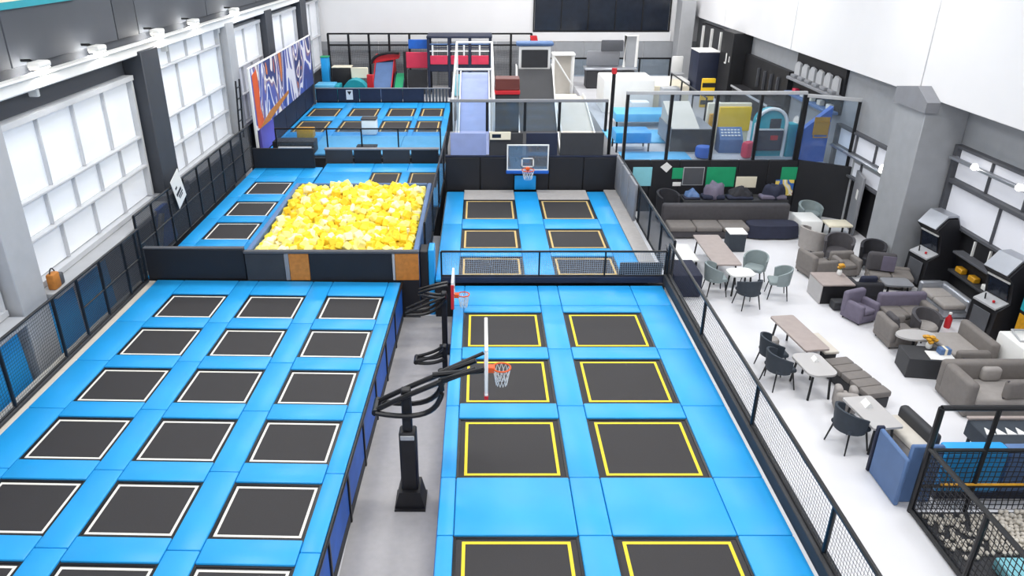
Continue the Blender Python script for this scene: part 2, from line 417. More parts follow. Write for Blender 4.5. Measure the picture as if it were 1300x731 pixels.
obj('sub_frame', MB().box(xa+.03, xb-.03, yb-.3, yb-.02, BEDZ, D-.09).box(xa+.03, xe[1]-.06, ya, yb-.3, BEDZ, D-.09).box(xe[6]+.06, xb-.03, ya, yb-.3, BEDZ, D-.09), 'black_metal', A)
bounds = [yb] + [r + pd/2 + .275 + (0 if i else 0) for i, r in enumerate(rowsA)][1:] + [ya]
for s in (0, 2, 4, 6):
    for i in range(len(bounds)-1):
        pad(A, xe[s], xe[s+1], bounds[i+1], bounds[i], D)
for ci in range(3):
    a, b = xs[ci]-pw/2, xs[ci]+pw/2
    pad(A, a, b, rowsA[0]+pd/2, yb, D)
    for i in range(len(rowsA)-1):
        pad(A, a, b, rowsA[i+1]+pd/2, rowsA[i]-pd/2, D)
    pad(A, a, b, ya, rowsA[-1]-pd/2, D)
colA = ['window-side column', 'middle column', 'aisle-side column']
for ri, ry in enumerate(rowsA):
    for ci in range(3):
        trampoline(locA(xs[ci], ry, BEDZ), rzA, pw, pd, 'line_white',
                   'black trampoline with white border, %s, %s row from the foam pit' % (colA[ci], ORD[ri]), 'white-bordered trampolines beside the windows', .045, (.065, .08))
# aisle-side skirt of court A
y = ya
while y < yb - .2:
    y2 = min(y+1.67, yb)
    sp = obj('skirt_panel', MB().soft(0, .04, y+.05, y2-.05, .25, D-.12, .01, 1), 'blue_panel', A, (xb-.02, 0, 0))
    obj('lower_panel', MB().soft(0, .05, y+.05, y2-.05, .03, .25, .01, 1), 'charcoal', sp)
    obj('skirt_post', MB().soft(0, .07, y-.04, y+.04, 0, D-.02, .01, 1), 'black_metal', A, (xb-.02, 0, 0))
    y = y2
obj('edge_rail', MB().tube([(xb+.03, ya, D-.03), (xb+.03, yb, D-.03)], .035), 'black_metal', A)

# ---- court B: yellow borders beside the lounge
B = thing('trampoline_court', 'blue padded trampoline court with yellow borders beside the lounge', 'trampoline court', (0, 0, 0))
bx0, bx1, by0, by1 = -.72, 5.12, 6.0, 19.15
ow, od = 2.04, 1.86; colB = [.58, 3.18]; rowsB = [16.58, 14.18, 11.78, 8.46]
obj('platform', MB().box(bx0+.03, bx1-.03, by0, by1-.02, 0, BEDZ), 'black', B)
obj('sub_frame', MB().box(bx0+.03, bx1-.03, 17.7, by1-.03, BEDZ, D-.09).box(4.35, bx1-.03, by0, 17.7, BEDZ, D-.09).box(bx0+.03, 4.3, 9.55, 10.75, BEDZ, D-.09), 'black_metal', B)
ex = [bx0, colB[0]-ow/2, colB[0]+ow/2, colB[1]-ow/2, colB[1]+ow/2, bx1]
bo = [by1, 17.9, 15.55, 13.15, 10.85, 9.39, by0]
for i in range(len(bo)-1):
    for s in (0, 2, 4): pad(B, ex[s], ex[s+1], bo[i+1], bo[i], D)
for ci in range(2):
    a, b = ex[1+2*ci], ex[2+2*ci]
    pad(B, a, b, 17.9, by1, D); pad(B, a, b, rowsB[0]+od/2, 17.9, D)
    for i in range(3): pad(B, a, b, rowsB[i+1]+od/2, rowsB[i]-od/2, D)
    pad(B, a, b, by0, rowsB[3]-od/2, D)
rowB = ['first row from the low divider net', 'second row from the low divider net', 'third row from the low divider net', 'last row past the wide blue pad']
for ri, ry in enumerate(rowsB):
    for ci in range(2):
        trampoline((colB[ci], ry, BEDZ), 0, ow, od, 'line_yellow',
                   'black trampoline with yellow border, %s side, %s' % (['aisle', 'lounge'][ci], rowB[ri]), 'yellow-bordered trampolines beside the lounge', .055, (.14, .1))
for i in range(7):
    y = by0 + i*1.878
    obj('skirt_panel', MB().soft(-.04, 0, y+.03, y+1.85, .04, D-.1, .01, 1), 'blue_panel', B, (bx0+.03, 0, 0))

# ---- court C: behind the divider, with the wall backboard
Cc = thing('trampoline_court', 'blue padded trampoline court below the wall-mounted backboard', 'trampoline court', (0, 0, 0))
cx0, cx1, cy0, cy1 = -1.3, 4.78, 19.55, 27.85
cw = 1.92; colC = [.33, 3.14]; rowsC = [(25.83, 2.2), (22.88, 1.8), (20.62, 1.45)]
obj('platform', MB().box(cx0, 5.3, cy0, cy1+.3, 0, BEDZ), 'black', Cc)
obj('floor_strip', MB().soft(cx1+.02, 5.3, cy0, cy1+.3, BEDZ, D-.02, .01, 1), 'carpet', Cc)
obj('rear_strip', MB().soft(colC[0]-cw/2, colC[0]+cw/2, 26.95, cy1+.3, BEDZ, D-.03, .01, 1), 'carpet', Cc)
obj('rear_strip', MB().soft(colC[1]-cw/2, colC[1]+cw/2, 26.95, cy1+.3, BEDZ, D-.03, .01, 1), 'carpet', Cc)
ex = [cx0, colC[0]-cw/2, colC[0]+cw/2, colC[1]-cw/2, colC[1]+cw/2, cx1]
for a, b in zip([cy0, 21.6, 24.2], [21.6, 24.2, cy1]):
    for s in (0, 2, 4): pad(Cc, ex[s], ex[s+1], a, b, D, 'blue_pad_pale' if False else 'blue_pad')
wp = obj('wall_pad', MB().soft(ex[2]+.03, ex[3]-.03, -.05, .05, 0, .55, .03, 2), 'blue_pad', Cc, (0, 28.12, D)); 
for ci in range(2):
    a, b = ex[1+2*ci], ex[2+2*ci]
    pad(Cc, a, b, rowsC[1][0]+rowsC[1][1]/2, rowsC[0][0]-rowsC[0][1]/2, D)
    pad(Cc, a, b, rowsC[2][0]+rowsC[2][1]/2, rowsC[1][0]-rowsC[1][1]/2, D)
    pad(Cc, a, b, cy0, rowsC[2][0]-rowsC[2][1]/2, D)
rowC = ['row nearest the wall backboard', 'middle row of the backboard court', 'row right behind the divider net']
for ri, (ry, dd) in enumerate(rowsC):
    for ci in range(2):
        trampoline((colC[ci], ry, BEDZ), 0, cw, dd, 'line_gold',
                   'black trampoline with pale gold border, %s side, %s' % (['foam pit', 'lounge'][ci], rowC[ri]), 'trampolines below the wall backboard', .06, (.1, .12))

# ---- court D: strip between window fence and foam pit
Dd = thing('trampoline_court', 'narrow blue trampoline strip between window fence and foam pit', 'trampoline court', (0, 0, 0))
dx0, dx1, dy0, dy1 = -9.65, -6.75, 19.75, 31.3
obj('platform', MB().box(dx0, dx1, dy0, dy1, 0, BEDZ), 'black', Dd)
dcx, dw = -8.32, 1.6; rowsD = [28.4, 25.9, 23.6, 21.3]; ddp = 1.65
bo = [dy1, 29.7, 27.2, 24.8, 22.4, dy0]
for i in range(5):
    pad(Dd, dx0, dcx-dw/2, bo[i+1], bo[i], D); pad(Dd, dcx+dw/2, dx1, bo[i+1], bo[i], D)
pad(Dd, dcx-dw/2, dcx+dw/2, rowsD[0]+ddp/2, dy1, D)
for i in range(3): pad(Dd, dcx-dw/2, dcx+dw/2, rowsD[i+1]+ddp/2, rowsD[i]-ddp/2, D)
pad(Dd, dcx-dw/2, dcx+dw/2, dy0, rowsD[3]-ddp/2, D)
for i, ry in enumerate(rowsD):
    trampoline((dcx, ry, BEDZ), 0, dw, ddp, 'line_white', 'dark trampoline of the narrow strip beside the foam pit, %s from the far end' % ORD[i], 'trampolines of the narrow strip', .045, (.09, .09))
ew = thing('end_barrier', 'low black padded barrier closing the narrow trampoline strip', 'barrier', (-8.35, 31.2, D))
obj('panel', MB().soft(-1.3, 1.3, -.06, .06, 0, .85, .02, 1), 'black_panel', ew)
obj('cap', MB().soft(-.2, 1.2, -.07, .07, .85, .9, .01, 1), 'grey_light', ew)

# ---- deck behind the foam pit with two small trampolines
De = thing('trampoline_court', 'blue padded deck behind the foam pit', 'trampoline court', (0, 0, 0))
obj('platform', MB().box(-6.7, -1.5, 26.2, 31.9, 0, BEDZ), 'black', De)
eX = [-6.7, -4.3, -2.9, -2.6, -1.5]
bx = [(-3.9, 1.0), (-2.35, .95)]
for a, b in ((26.2, 28.4), (30.6, 31.9)):
    for c, d in ((-6.7, -4.6), (-4.6, -3.1), (-3.1, -1.5)): pad(De, c, d, a, b, D)
pad(De, -6.7, -4.55, 28.4, 30.6, D); pad(De, -3.3, -2.95, 28.4, 30.6, D); pad(De, -1.75, -1.5, 28.4, 30.6, D)
for i, (c, ww) in enumerate(((-3.925, 1.25), (-2.35, 1.2))):
    trampoline((c, 29.5, BEDZ), 0, ww, 2.2, 'line_gold', ['small dark trampoline behind the foam pit, next to the wide blue pad', 'small dark trampoline behind the foam pit, in the corner by the net'][i], 'trampolines behind the foam pit', .05)

# ---- court F: far court below the mural
Fc = thing('trampoline_court', 'far blue trampoline court below the painted mural', 'trampoline court', (0, 0, 0))
fx0, fx1, fy0, fy1 = -9.88, -1.75, 33.2, 45.4
obj('platform', MB().box(fx0, fx1, fy0, fy1, 0, BEDZ), 'black', Fc)
fcols = [(-8.85, 1.75), (-6.6, 1.7), (-4.5, 1.6), (-2.75, 1.35)]; frows = [(42.75, 2.3), (39.2, 2.7)]
ex = [fx0]
for c, ww in fcols: ex += [c-ww/2, c+ww/2]
ex.append(fx1)
for a, b in ((37.0, 41), (41, fy1)):
    for s in range(0, 10, 2): pad(Fc, ex[s], ex[s+1], a, b, D)
for c, ww in fcols:
    pad(Fc, c-ww/2, c+ww/2, frows[0][0]+1.15, fy1, D)
    pad(Fc, c-ww/2, c+ww/2, frows[1][0]+1.35, frows[0][0]-1.15, D)
    pad(Fc, c-ww/2, c+ww/2, 37.0, frows[1][0]-1.35, D)
for k in range(4):
    a = fx0 + 2.0325*k
    pad(Fc, a, a+2.0325, 33.5, 37.0, D, 'blue_pad' if k == 0 else 'blue_pad_pale')
fn = ['nearest the mural', 'second from the mural', 'third from the mural', 'farthest from the mural']
for ri, (ry, dd) in enumerate(frows):
    for ci, (c, ww) in enumerate(fcols):
        trampoline((c, ry, BEDZ), 0, ww, dd, 'line_gold', 'far-court trampoline %s in the row %s' % (fn[ci], ['along the black barrier', 'before the pale blue pads'][ri]), 'trampolines below the mural', .07, (.12, .14))

# ================================================================== FOAM PIT
FP = thing('foam_pit', 'square foam pit with grey padded rim and black front', 'foam pit', (0, 0, 0))
px0, px1, py0, py1, pz = -6.55, -1.85, 19.6, 26.0, 2.08
obj('floor_panel', MB().box(px0, px1, py0+.02, py1, 0, 1.3), 'black', FP)
obj('side_wall', MB().soft(px0-.1, px0+.06, py0, py1+.1, .0, pz, .03, 1), 'slate_blue', FP)
obj('side_wall', MB().soft(px1-.06, px1+.1, py0, py1+.1, .0, pz, .03, 1), 'slate_blue', FP)
obj('back_wall', MB().soft(px0+.06, px1-.06, py1, py1+.1, .0, pz, .03, 1), 'slate_blue', FP)
for i, (a, b, m) in enumerate(((px0-.1, -5.55, 'charcoal'), (-5.55, -5.42, 'grey_mid'), (-5.42, -4.85, 'wood_orange'), (-4.85, -2.5, 'black_panel'), (-2.5, -2.42, 'grey_light'), (-2.42, px1+.1, 'wood_orange'))):
    obj('front_panel', MB().soft(a+.004, b-.004, py0-.1, py0, D, pz-.06, .008, 1), m, FP)
obj('front_base', MB().box(px0-.1, px1+.1, py0-.1, py0, 0, D), 'black', FP)
obj('front_rim', MB().soft(px0-.12, px1+.12, py0-.12, py0+.03, pz-.06, pz+.02, .015, 1), 'grey_dark', FP)
bw = thing('court_barrier', 'low black padded barrier between window court and narrow strip', 'barrier', (-8.05, 19.66, 0))
obj('panel', MB().soft(-1.45, 1.36, -.08, .06, D, 2.12, .02, 1), 'black_panel', bw)
obj('base', MB().box(-1.45, 1.36, -.06, .06, 0, D), 'black', bw)
obj('cap', MB().soft(-1.47, 1.36, -.09, .07, 2.12, 2.16, .01, 1), 'grey_dark', bw)
# blue/black corner piece between pit and aisle
cb = thing('corner_block', 'black corner block with blue edge between pit and aisle', 'block', (-1.6, 19.7, 0))
obj('body', MB().soft(-.13, .1, 0, .6, 0, 2.0, .02, 1), 'black_panel', cb)
obj('edge_pad', MB().soft(.11, .28, -.02, .6, 0, 2.05, .03, 2), 'blue_pad', cb)
# foam cubes: 300 nearest singly, the rest as one piece
cubes = []
pit = .215; nx = int((px1-px0-.3)/pit); ny = int((py1-py0-.25)/pit)
for i in range(nx+1):
    for j in range(ny+1):
        x = px0+.19+i*pit+random.uniform(-.05, .05); y = py0+.2+j*pit+random.uniform(-.05, .05)
        x = min(max(x, px0+.22), px1-.22); y = min(max(y, py0+.2), py1-.16)
        h = .1*math.sin(PI*i/nx)*1.0 + .05*math.sin(3.1*i*.4+j*.7)
        cubes.append([x, y, 1.93+h+random.uniform(-.05, .06)])
for _ in range(150):
    x = random.uniform(px0+.3, px1-.3); y = random.uniform(py0+.3, py1-.3)
    cubes.append([x, y, 2.13+random.uniform(-.04, .06)])
cubes.sort(key=lambda c: (Vector(c)-CAM).length)
kinds = ['foam_yellow', 'foam_yellow', 'foam_pale', 'foam_pale', 'foam_cream', 'foam_amber']
kl = {'foam_yellow': 'bright yellow foam cube lying loose in the foam pit', 'foam_pale': 'pale yellow foam cube lying loose in the foam pit',
      'foam_cream': 'cream-coloured foam cube lying loose in the foam pit', 'foam_amber': 'deep golden foam cube lying loose in the foam pit'}
cm = {k: MB().soft(-.1, .1, -.1, .1, -.1, .1, .02, 1).mesh('foam_cube', k) for k in kl}
rest = {k: MB() for k in kl}
for n, c in enumerate(cubes):
    k = random.choice(kinds); e = (random.uniform(-.7, .7), random.uniform(-.7, .7), random.uniform(0, PI))
    s = random.uniform(.9, 1.2)
    if n < 300:
        o = link('foam_cube', cm[k], None, c); o.rotation_euler = e; o.scale = (s, s, s)
        tag(o, kl[k], 'foam cube', 'foam cubes in the pit, ' + k.split('_')[1])
    else:
        from mathutils import Euler
        mt = Matrix.Translation(c) @ Euler(e).to_matrix().to_4x4() @ Matrix.Scale(s, 4)
        vs, fs = _soft[(.2, .2, .2, .02, 1)]
        rest[k].add([mt @ v for v in vs], fs)
fr_ = MB(); mats_idx = []
fb = MB().box(px0+.06, px1-.06, py0+.0, py1-.0, 1.3, 1.84)
st = fb; names = ['foam_amber']; idx = [0]*6
for q, k in enumerate(kl):
    st.add(rest[k].v, rest[k].f); idx += [q]*len(rest[k].f)
me = bpy.data.meshes.new('foam_fill'); me.from_pydata(st.v, [], st.f)
for k in kl: me.materials.append(M[k])
me.polygons.foreach_set('material_index', idx); me.update()
tag(link('foam_fill', me), 'heap of yellow foam cubes filling the pit', 'foam', None, 'stuff')

# ================================================================== FENCES
def fence(name, label, p0, p1, h, posts, z0=D, curb=0.0, curb_m='charcoal', net='net_black', mid=None, rail_r=.035, post_r=.04, nets=None, group=None, cat='fence', curb_t=.06, bottom=True):
    p0 = Vector((p0[0], p0[1], z0)); d = Vector((p1[0], p1[1], z0)) - p0; Ln = d.length
    t = thing(name, label, cat, p0, math.atan2(d.y, d.x), group)
    ps = [0] + [q for q in posts] + [Ln]
    for q in ps: obj('post', MB().tube([(q, 0, 0), (q, 0, h)], post_r), 'black_metal', t)
    obj('top_rail', MB().tube([(0, 0, h), (Ln, 0, h)], rail_r), 'black_metal', t)
    if curb: obj('curb', MB().soft(0, Ln, -curb_t, curb_t, 0, curb, .015, 1), curb_m, t)
    if bottom: obj('bottom_rail', MB().tube([(0, 0, curb+.02), (Ln, 0, curb+.02)], rail_r*.7), 'black_metal', t)
    for i, (a, b) in enumerate(zip(ps, ps[1:])):
        nm = nets[i] if nets else net
        if nm:
            pn = MB().add([(a+.04, 0, curb+.03), (b-.04, 0, curb+.03), (b-.04, 0, h-.03), (a+.04, 0, h-.03)], [(0, 1, 2, 3)])
            obj('net_panel', pn, nm, t)
        if mid and mid[i]: obj('mid_rail', MB().tube([(a, 0, mid[i]), (b, 0, mid[i])], rail_r*.7), 'black_metal', t)
    return t
# window-side fence of court A
yp = [19.55, 18.45, 17.2, 16.1, 15.05, 13.0, 11.0, 9.0, 6.6]
yp[0] = 19.2; pl = [19.45-q for q in yp[:-1]]
fence('net_fence', 'black framed net fence along the windows beside the big court', (-9.5, 19.45), (-9.72, 6.6), 1.58, pl, z0=D-.02, curb=.08,
      nets=['net_dense', 'net_dense', 'net_dense', 'net_fine', 'net_fine', 'net_black', 'net_black', 'net_black', 'net_black'],
      mid=[.8, .8, .8, .8, None, None, None, None, None])
fence('net_fence', 'dark panelled fence along the windows beside the narrow strip', (-9.8, 31.6), (-9.8, 20.0), 1.75, [1.3*k for k in range(1, 9)], net='net_dense', mid=[.85]*9)
# lounge-side fence of court B
fence('net_fence', 'long black net fence between yellow-bordered court and lounge', (5.26, 5.6), (5.26, 19.3), 1.2, [3.1, 6.45, 10.1], curb=.28, curb_m='charcoal', net='net_black', rail_r=.042, curb_t=.1)
fence('net_fence', 'black net fence with grey padding beside the backboard court', (5.42, 19.45), (5.42, 28.6), 1.2, [1.6, 3.2, 4.9, 6.3, 7.7], net='net_dense', nets=['net_dense', 'net_dense', 'net_dense', None, None, None], rail_r=.045)
for k, (a, b) in enumerate(((24.45, 25.65), (25.8, 27.05), (27.2, 28.45))):
    o = obj('wall_pad', MB().soft(-.05, .05, a, b, 0, 1.3, .03, 2), 'grey_mid', None, (5.3, 0, D)); tag(o, ['grey padded panel on the fence, nearest the divider net', 'grey padded panel on the fence, middle of three', 'grey padded panel on the fence, in the corner by the black wall'][k], 'pad', 'grey padded panels on the fence')
# divider between B and C
fence('divider_net', 'low black divider net between yellow-bordered and backboard courts', (-1.1, 19.35), (5.2, 19.35), .95, [2.75, 4.6], curb=.2, curb_m='navy', net='net_light', rail_r=.03, post_r=.025)
o = obj('barrier_panel', MB().soft(3.95, 5.15, -.05, .05, 0, .55, .02, 1), 'black_panel', None, (0, 19.5, D)); tag(o, 'short black barrier panel at the lounge end of the divider net', 'barrier')
# right side of pit net rail
fence('net_fence', 'dark sloping net between foam pit and backboard court', (-1.62, 20.4), (-1.45, 31.8), 1.4, [3.0, 6.0, 9.0], net='net_fine')
# front glazed railing of the far court
def glass_rail(name, label, p0, p1, h, posts, z0, base=0.0, base_m='black_panel', top_m='black_metal', glass='glass', pr=.03, cat='railing'):
    p0 = Vector((p0[0], p0[1], z0)); d = Vector((p1[0], p1[1], z0)) - p0; Ln = d.length
    t = thing(name, label, cat, p0, math.atan2(d.y, d.x))
    ps = [0] + posts + [Ln]
    for q in ps: obj('post', MB().soft(q-pr, q+pr, -pr, pr, 0, h, .006, 1), 'black_metal', t)
    obj('top_rail', MB().soft(-pr, Ln+pr, -pr*1.2, pr*1.2, h, h+pr*2, .01, 1), top_m, t)
    if base: obj('base_panel', MB().soft(0, Ln, -.05, .05, 0, base, .01, 1), base_m, t)
    for a, b in zip(ps, ps[1:]):
        obj('pane', MB().box(a+pr, b-pr, -.008, .008, base+.01, h-.01), glass, t)
    return t
glass_rail('glass_railing', 'glass railing with thin dark posts before the far court', (-9.2, 33.38), (-1.8, 33.38), 1.27, [2.3, 3.85, 5.5], BEDZ, 0)
fw = thing('retaining_wall', 'black panelled retaining wall behind the foam pit', 'wall panel', (-4.2, 32.15, 0))
obj('core', MB().box(-2.6, 2.4, -.05, .1, 0, 1.15), 'black', fw)
for k in range(4): obj('panel', MB().soft(-2.6+k*1.25+.03, -2.6+(k+1)*1.25-.03, -.12, -.05, 0, 1.75, .02, 1), 'black_panel' if k % 2 else 'charcoal', fw)
obj('cap', MB().soft(-2.6, 2.4, -.14, .12, 1.75, 1.82, .02, 1), 'grey_mid', fw)

# ================================================================== BASKETBALL STANDS
def arcpts(a, b, bend, n=8):
    a, b, bend = Vector(a), Vector(b), Vector(bend); out = []
    for i in range(n+1):
        t = i/n; out.append(a*(1-t)**2 + bend*2*t*(1-t) + b*t*t)
    return out
def backboard(parent, loc, w, h, face, sheet, rim_z=.18, under=None, r=.23):
    """board in local y-z, facing +x"""
    bb = obj('backboard', MB().box(-.02, .02, -w/2+.04, w/2-.04, .04, h-.04), sheet, parent, loc)
    bb.rotation_euler = (0, 0, face)
    fr = MB().soft(-.03, .03, -w/2, w/2, 0, .05, .01, 1).soft(-.03, .03, -w/2, w/2, h-.05, h, .01, 1).soft(-.03, .03, -w/2, -w/2+.05, .05, h-.05, .01, 1).soft(-.03, .03, w/2-.05, w/2, .05, h-.05, .01, 1)
    obj('board_frame', fr, 'white', bb)
    s = MB(); q = w*.15; z0, z1 = rim_z+.02, rim_z+.02+h*.36
    s.box(.03, .036, -q, q, z0, z0+.045).box(.03, .036, -q, q, z1-.045, z1).box(.03, .036, -q, -q+.045, z0, z1).box(.03, .036, q-.045, q, z0, z1)
    obj('target_square', s, 'white', bb)
    obj('rim', MB().tube([(.12+r+r*math.cos(2*PI*k/20), r*math.sin(2*PI*k/20), rim_z) for k in range(20)], .017, 6, True).soft(.03, .16, -.07, .07, rim_z-.08, rim_z+.03, .01, 1), 'orange', bb)
    nt = MB()
    for k in range(12):
        for dd in (1, -1):
            nt.tube([(.12+r+r*math.cos(2*PI*(k+dd*j*.5)/12)*(1-.13*j), r*math.sin(2*PI*(k+dd*j*.5)/12)*(1-.13*j), rim_z-.12*j) for j in range(4)], .006, 4)
    obj('hoop_net', nt, 'white', bb)
    if under: obj('edge_pad', MB().soft(-.05, .05, -w/2-.02, w/2+.02, -.12, .02, .03, 2), under, bb)
    return bb
H1 = thing('basketball_stand', 'black basketball stand with curved arms beside the yellow-bordered court', 'basketball hoop', (-1.36, 11.58, 0))
obj('base', MB().prism([(-.3, 0), (.3, 0), (.2, .42), (-.2, .42)], -.24, .24, 'y').prism([(-.3, 0), (.3, 0), (.3, .05), (-.3, .05)], -.3, .3, 'y'), 'black', H1)
obj('post', MB().soft(-.16, .16, -.15, .15, .05, 1.72, .03, 1), 'black', H1)
obj('collar', MB().soft(-.13, .13, -.17, -.12, 1.58, 1.68, .01, 1), 'grey_light', H1)
obj('neck', MB().soft(-.09, .09, -.08, .08, 1.72, 2.62, .02, 1), 'black', H1)
J = (.06, 0, 2.66)
a1 = MB()
for sy in (-.14, .14):
    a1.tube(arcpts((-.55, sy, 2.24), (1.28, sy, 3.12), (.1, sy, 2.62), 10), .05, 8)
obj('upper_arm', a1, 'black_metal', H1)
a2 = MB()
for sy in (-.2, .2):
    a2.tube(arcpts((-.55, sy, 2.22), (.62, sy, 2.5), (.45, sy, 2.0), 10), .05, 8).tube(arcpts((.62, sy, 2.5), (.62, sy, 2.9), (.72, sy, 2.72), 6), .05, 8)
obj('lower_arm', a2, 'black_metal', H1)
obj('hinge_bar', MB().tube([(-.55, -.22, 2.23), (-.55, .22, 2.23)], .07, 8), 'black_metal', H1)
obj('link_bar', MB().tube([(.5, 0, 2.9), (1.42, 0, 3.0)], .055, 8), 'black_metal', H1)
for sy in (-.14, .14): obj('link_bar', MB().tube([(.62, sy, 2.88), (1.42, sy*2, 3.2)], .035, 8), 'black_metal', H1)
bb = backboard(H1, (1.46, 0, 2.84), 1.22, .92, 0.0, 'white', .22, r=.16)
for s_ in (-1, 1): obj('corner_trim', MB().box(-.035, .035, min(s_*.62, s_*.45), max(s_*.62, s_*.45), -.06, .0), 'red', bb)

H2 = thing('basketball_stand', 'low black basketball stand with small red-edged board at court edge', 'basketball hoop', (-.95, 17.55, 0))
obj('base', MB().soft(-.16, .16, -.25, .25, 0, .08, .02, 1), 'black', H2)
obj('post', MB().soft(-.07, .07, -.1, .1, .08, 1.75, .02, 1), 'black', H2)
ar = MB()
for sy in (-.14, .14):
    ar.tube(arcpts((-1.0, sy, 1.15), (.05, sy, 1.62), (-.2, sy, 1.1), 10), .045, 8).tube(arcpts((-1.0, sy, 1.2), (.05, sy, 1.68), (-.5, sy, 1.45), 10), .04, 8)
obj('lower_arm', ar, 'black_metal', H2)
ar = MB()
for sy in (-.1, .1):
    ar.tube(arcpts((-.65, sy+.1, 1.72), (.1, sy, 1.98), (-.3, sy, 1.9), 8), .04, 8).tube(arcpts((-.65, sy+.1, 1.7), (0, sy, 1.62), (-.3, sy, 1.6), 8), .04, 8)
obj('upper_arm', ar, 'black_metal', H2)
b2 = backboard(H2, (.24, 0, 1.48), .95, .75, 0.0, 'white', .2, r=.15)
obj('edge_trim', MB().soft(-.04, .04, -.5, -.44, .0, .68, .01, 1).soft(-.045, -.03, -.44, .44, .0, .3, .005, 1), 'red', b2)
H3 = thing('bracket_stand', 'short black stand with looped arms leaning into the grey aisle', 'stand', (-.88, 16.0, 0))
obj('post', MB().soft(-.06, .06, -.08, .08, 0, 1.05, .02, 1), 'black', H3)
ar = MB()
for sy in (-.12, .12):
    ar.tube(arcpts((-.7, sy, .62), (0, sy, .72), (-.3, sy, .55), 8), .045, 8).tube(arcpts((-.7, sy, .66), (0, sy, 1.0), (-.15, sy, .78), 8), .04, 8)
ar.tube([(-.7, -.16, .64), (-.7, .16, .64)], .06, 8)
obj('arm', ar, 'black_metal', H3)
H4 = thing('wall_backboard', 'clear basketball backboard with orange rim on black wall', 'basketball hoop', (1.78, 27.62, 2.1))
backboard(H4, (0, 0, 0), 1.58, 1.0, -PI/2, 'glass_haze', .12, 'blue_panel')
obj('bracket', MB().tube([(-.4, .05, .3), (-.4, .62, .3)], .04, 8).tube([(.4, .05, .3), (.4, .62, .3)], .04, 8).tube([(-.4, .05, .75), (-.4, .62, .75)], .04, 8).tube([(.4, .05, .75), (.4, .62, .75)], .04, 8), 'black_metal', H4)

# aisle
struct('floor_aisle', MB().box(-2.45, bx0+.02, 4, 19.6, 0, .012), 'carpet', label='grey carpeted aisle between the two near courts', cat='floor')

# ================================================================== CENTRE BLOCK (behind backboard court)
ctr = thing('panel_wall', 'black panel wall behind the wall backboard with coloured upper panels', 'partition', (0, 28.35, 0))
obj('core', MB().box(-1.35, 5.35, 0, .12, 0, 2.45), 'black', ctr)
for k in range(5): obj('panel', MB().soft(-1.33+k*1.335, -1.33+(k+1)*1.335-.03, -.06, 0, D-.1, 2.42, .015, 1), 'black_panel', ctr)
for a, b, m in ((-1.15, .22, 'lavender'), (.34, 1.62, 'charcoal'), (1.75, 2.95, 'navy'), (3.06, 4.72, 'charcoal')):
    obj('upper_panel', MB().soft(a, b, -.03, .09, 2.5, 3.36, .012, 1), m, ctr)
obj('rail', MB().soft(-1.35, 5.3, -.05, .11, 2.43, 2.5, .01, 1), 'navy', ctr)
obj('display', MB().soft(.36, 1.15, -.1, -.03, 3.12, 3.42, .01, 1), 'cream', ctr)
obj('display_screen', MB().box(.44, .78, -.108, -.1, 3.2, 3.34), 'screen', ctr)
glass_rail('glass_railing', 'glass railing with black posts above the panel wall', (-1.1, 28.4), (4.75, 28.4), 1.1, [1.35, 2.78, 4.08], 3.42, 0, top_m='grey_mid', pr=.05)
gp = thing('corner_post', 'tall black post with red top in the corner of the backboard court', 'post', (5.0, 28.75, 0))
obj('shaft', MB().tube([(0, 0, 0), (0, 0, 5.5)], .07), 'black_metal', gp); obj('tip', MB().tube([(0, 0, 5.5), (0, 0, 5.7)], .1), 'red', gp)
cdk = struct('floor_upper', MB().box(-1.3, 5.3, 28.5, 51.3, 0, 1.2), 'floor_far', label='raised far deck behind the panel wall', cat='floor')
def slide(name, label, x0, x1, y0, y1, z0, z1, m, edge='white', curve=0.0, cat='slide', base=1.2, group=None):
    """inclined run descending towards the viewer, side boards proud of the bed, solid below"""
    t = thing(name, label, cat, ((x0+x1)/2, y0, base)); hw = (x1-x0)/2; n = 10; L_ = y1-y0
    pr = [(L_*i/n, z0-base + (z1-z0)*((i/n)**(1+curve))) for i in range(n+1)]
    obj('bed', MB().prism([(0, 0)] + pr + [(L_+.8, pr[-1][1]), (L_+.8, 0)], -hw+.06, hw-.06, 'x'), m, t)
    for s in (-1, 1):
        e = [(y, z+.14) for y, z in pr]
        obj('side_board', MB().prism([(0, 0)] + e + [(L_+.8, e[-1][1]), (L_+.8, 0)], s*hw-.05*(s > 0)-.0, s*hw+.05*(s < 0), 'x'), edge, t)
    return t
slide('slide', 'pale blue slide inside the white frame behind the panel wall', -.95, .42, 29.6, 36, 1.5, 4.3, 'lavender')
s2 = slide('climbing_ramp', 'wide charcoal climbing ramp with white edges and blue arch top', 1.62, 3.3, 29.5, 35, 2.0, 4.7, 'charcoal', 'white', 0.5, 'ramp')
obj('head_board', MB().soft(-.72, .72, 5.7, 5.85, 3.4, 4.5, .12, 3), 'white', s2)
obj('head_window', MB().soft(-.6, .6, 5.66, 5.7, 3.56, 4.34, .02, 1), 'charcoal', s2)
obj('head_cap', MB().soft(-.85, .85, 5.6, 6.2, 4.5, 4.68, .08, 3), 'slate_blue', s2)
bx_ = thing('tall_cabinet', 'tall charcoal cabinet with red top behind the panel wall', 'cabinet', (1.06, 30.4, 1.2))
obj('body', MB().soft(-.48, .48, -.4, .4, 0, 3.3, .02, 1), 'charcoal', bx_); obj('shelf', MB().soft(-.5, .5, -.46, .42, 3.3, 3.46, .02, 1), 'red', bx_); obj('crown', MB().soft(-.48, .48, -.4, .4, 3.46, 3.9, .02, 1), 'brown_red', bx_)
wf = thing('slide_enclosure', 'white tubular frame around the pale blue slide', 'frame', (-.3, 29.2, 1.2))
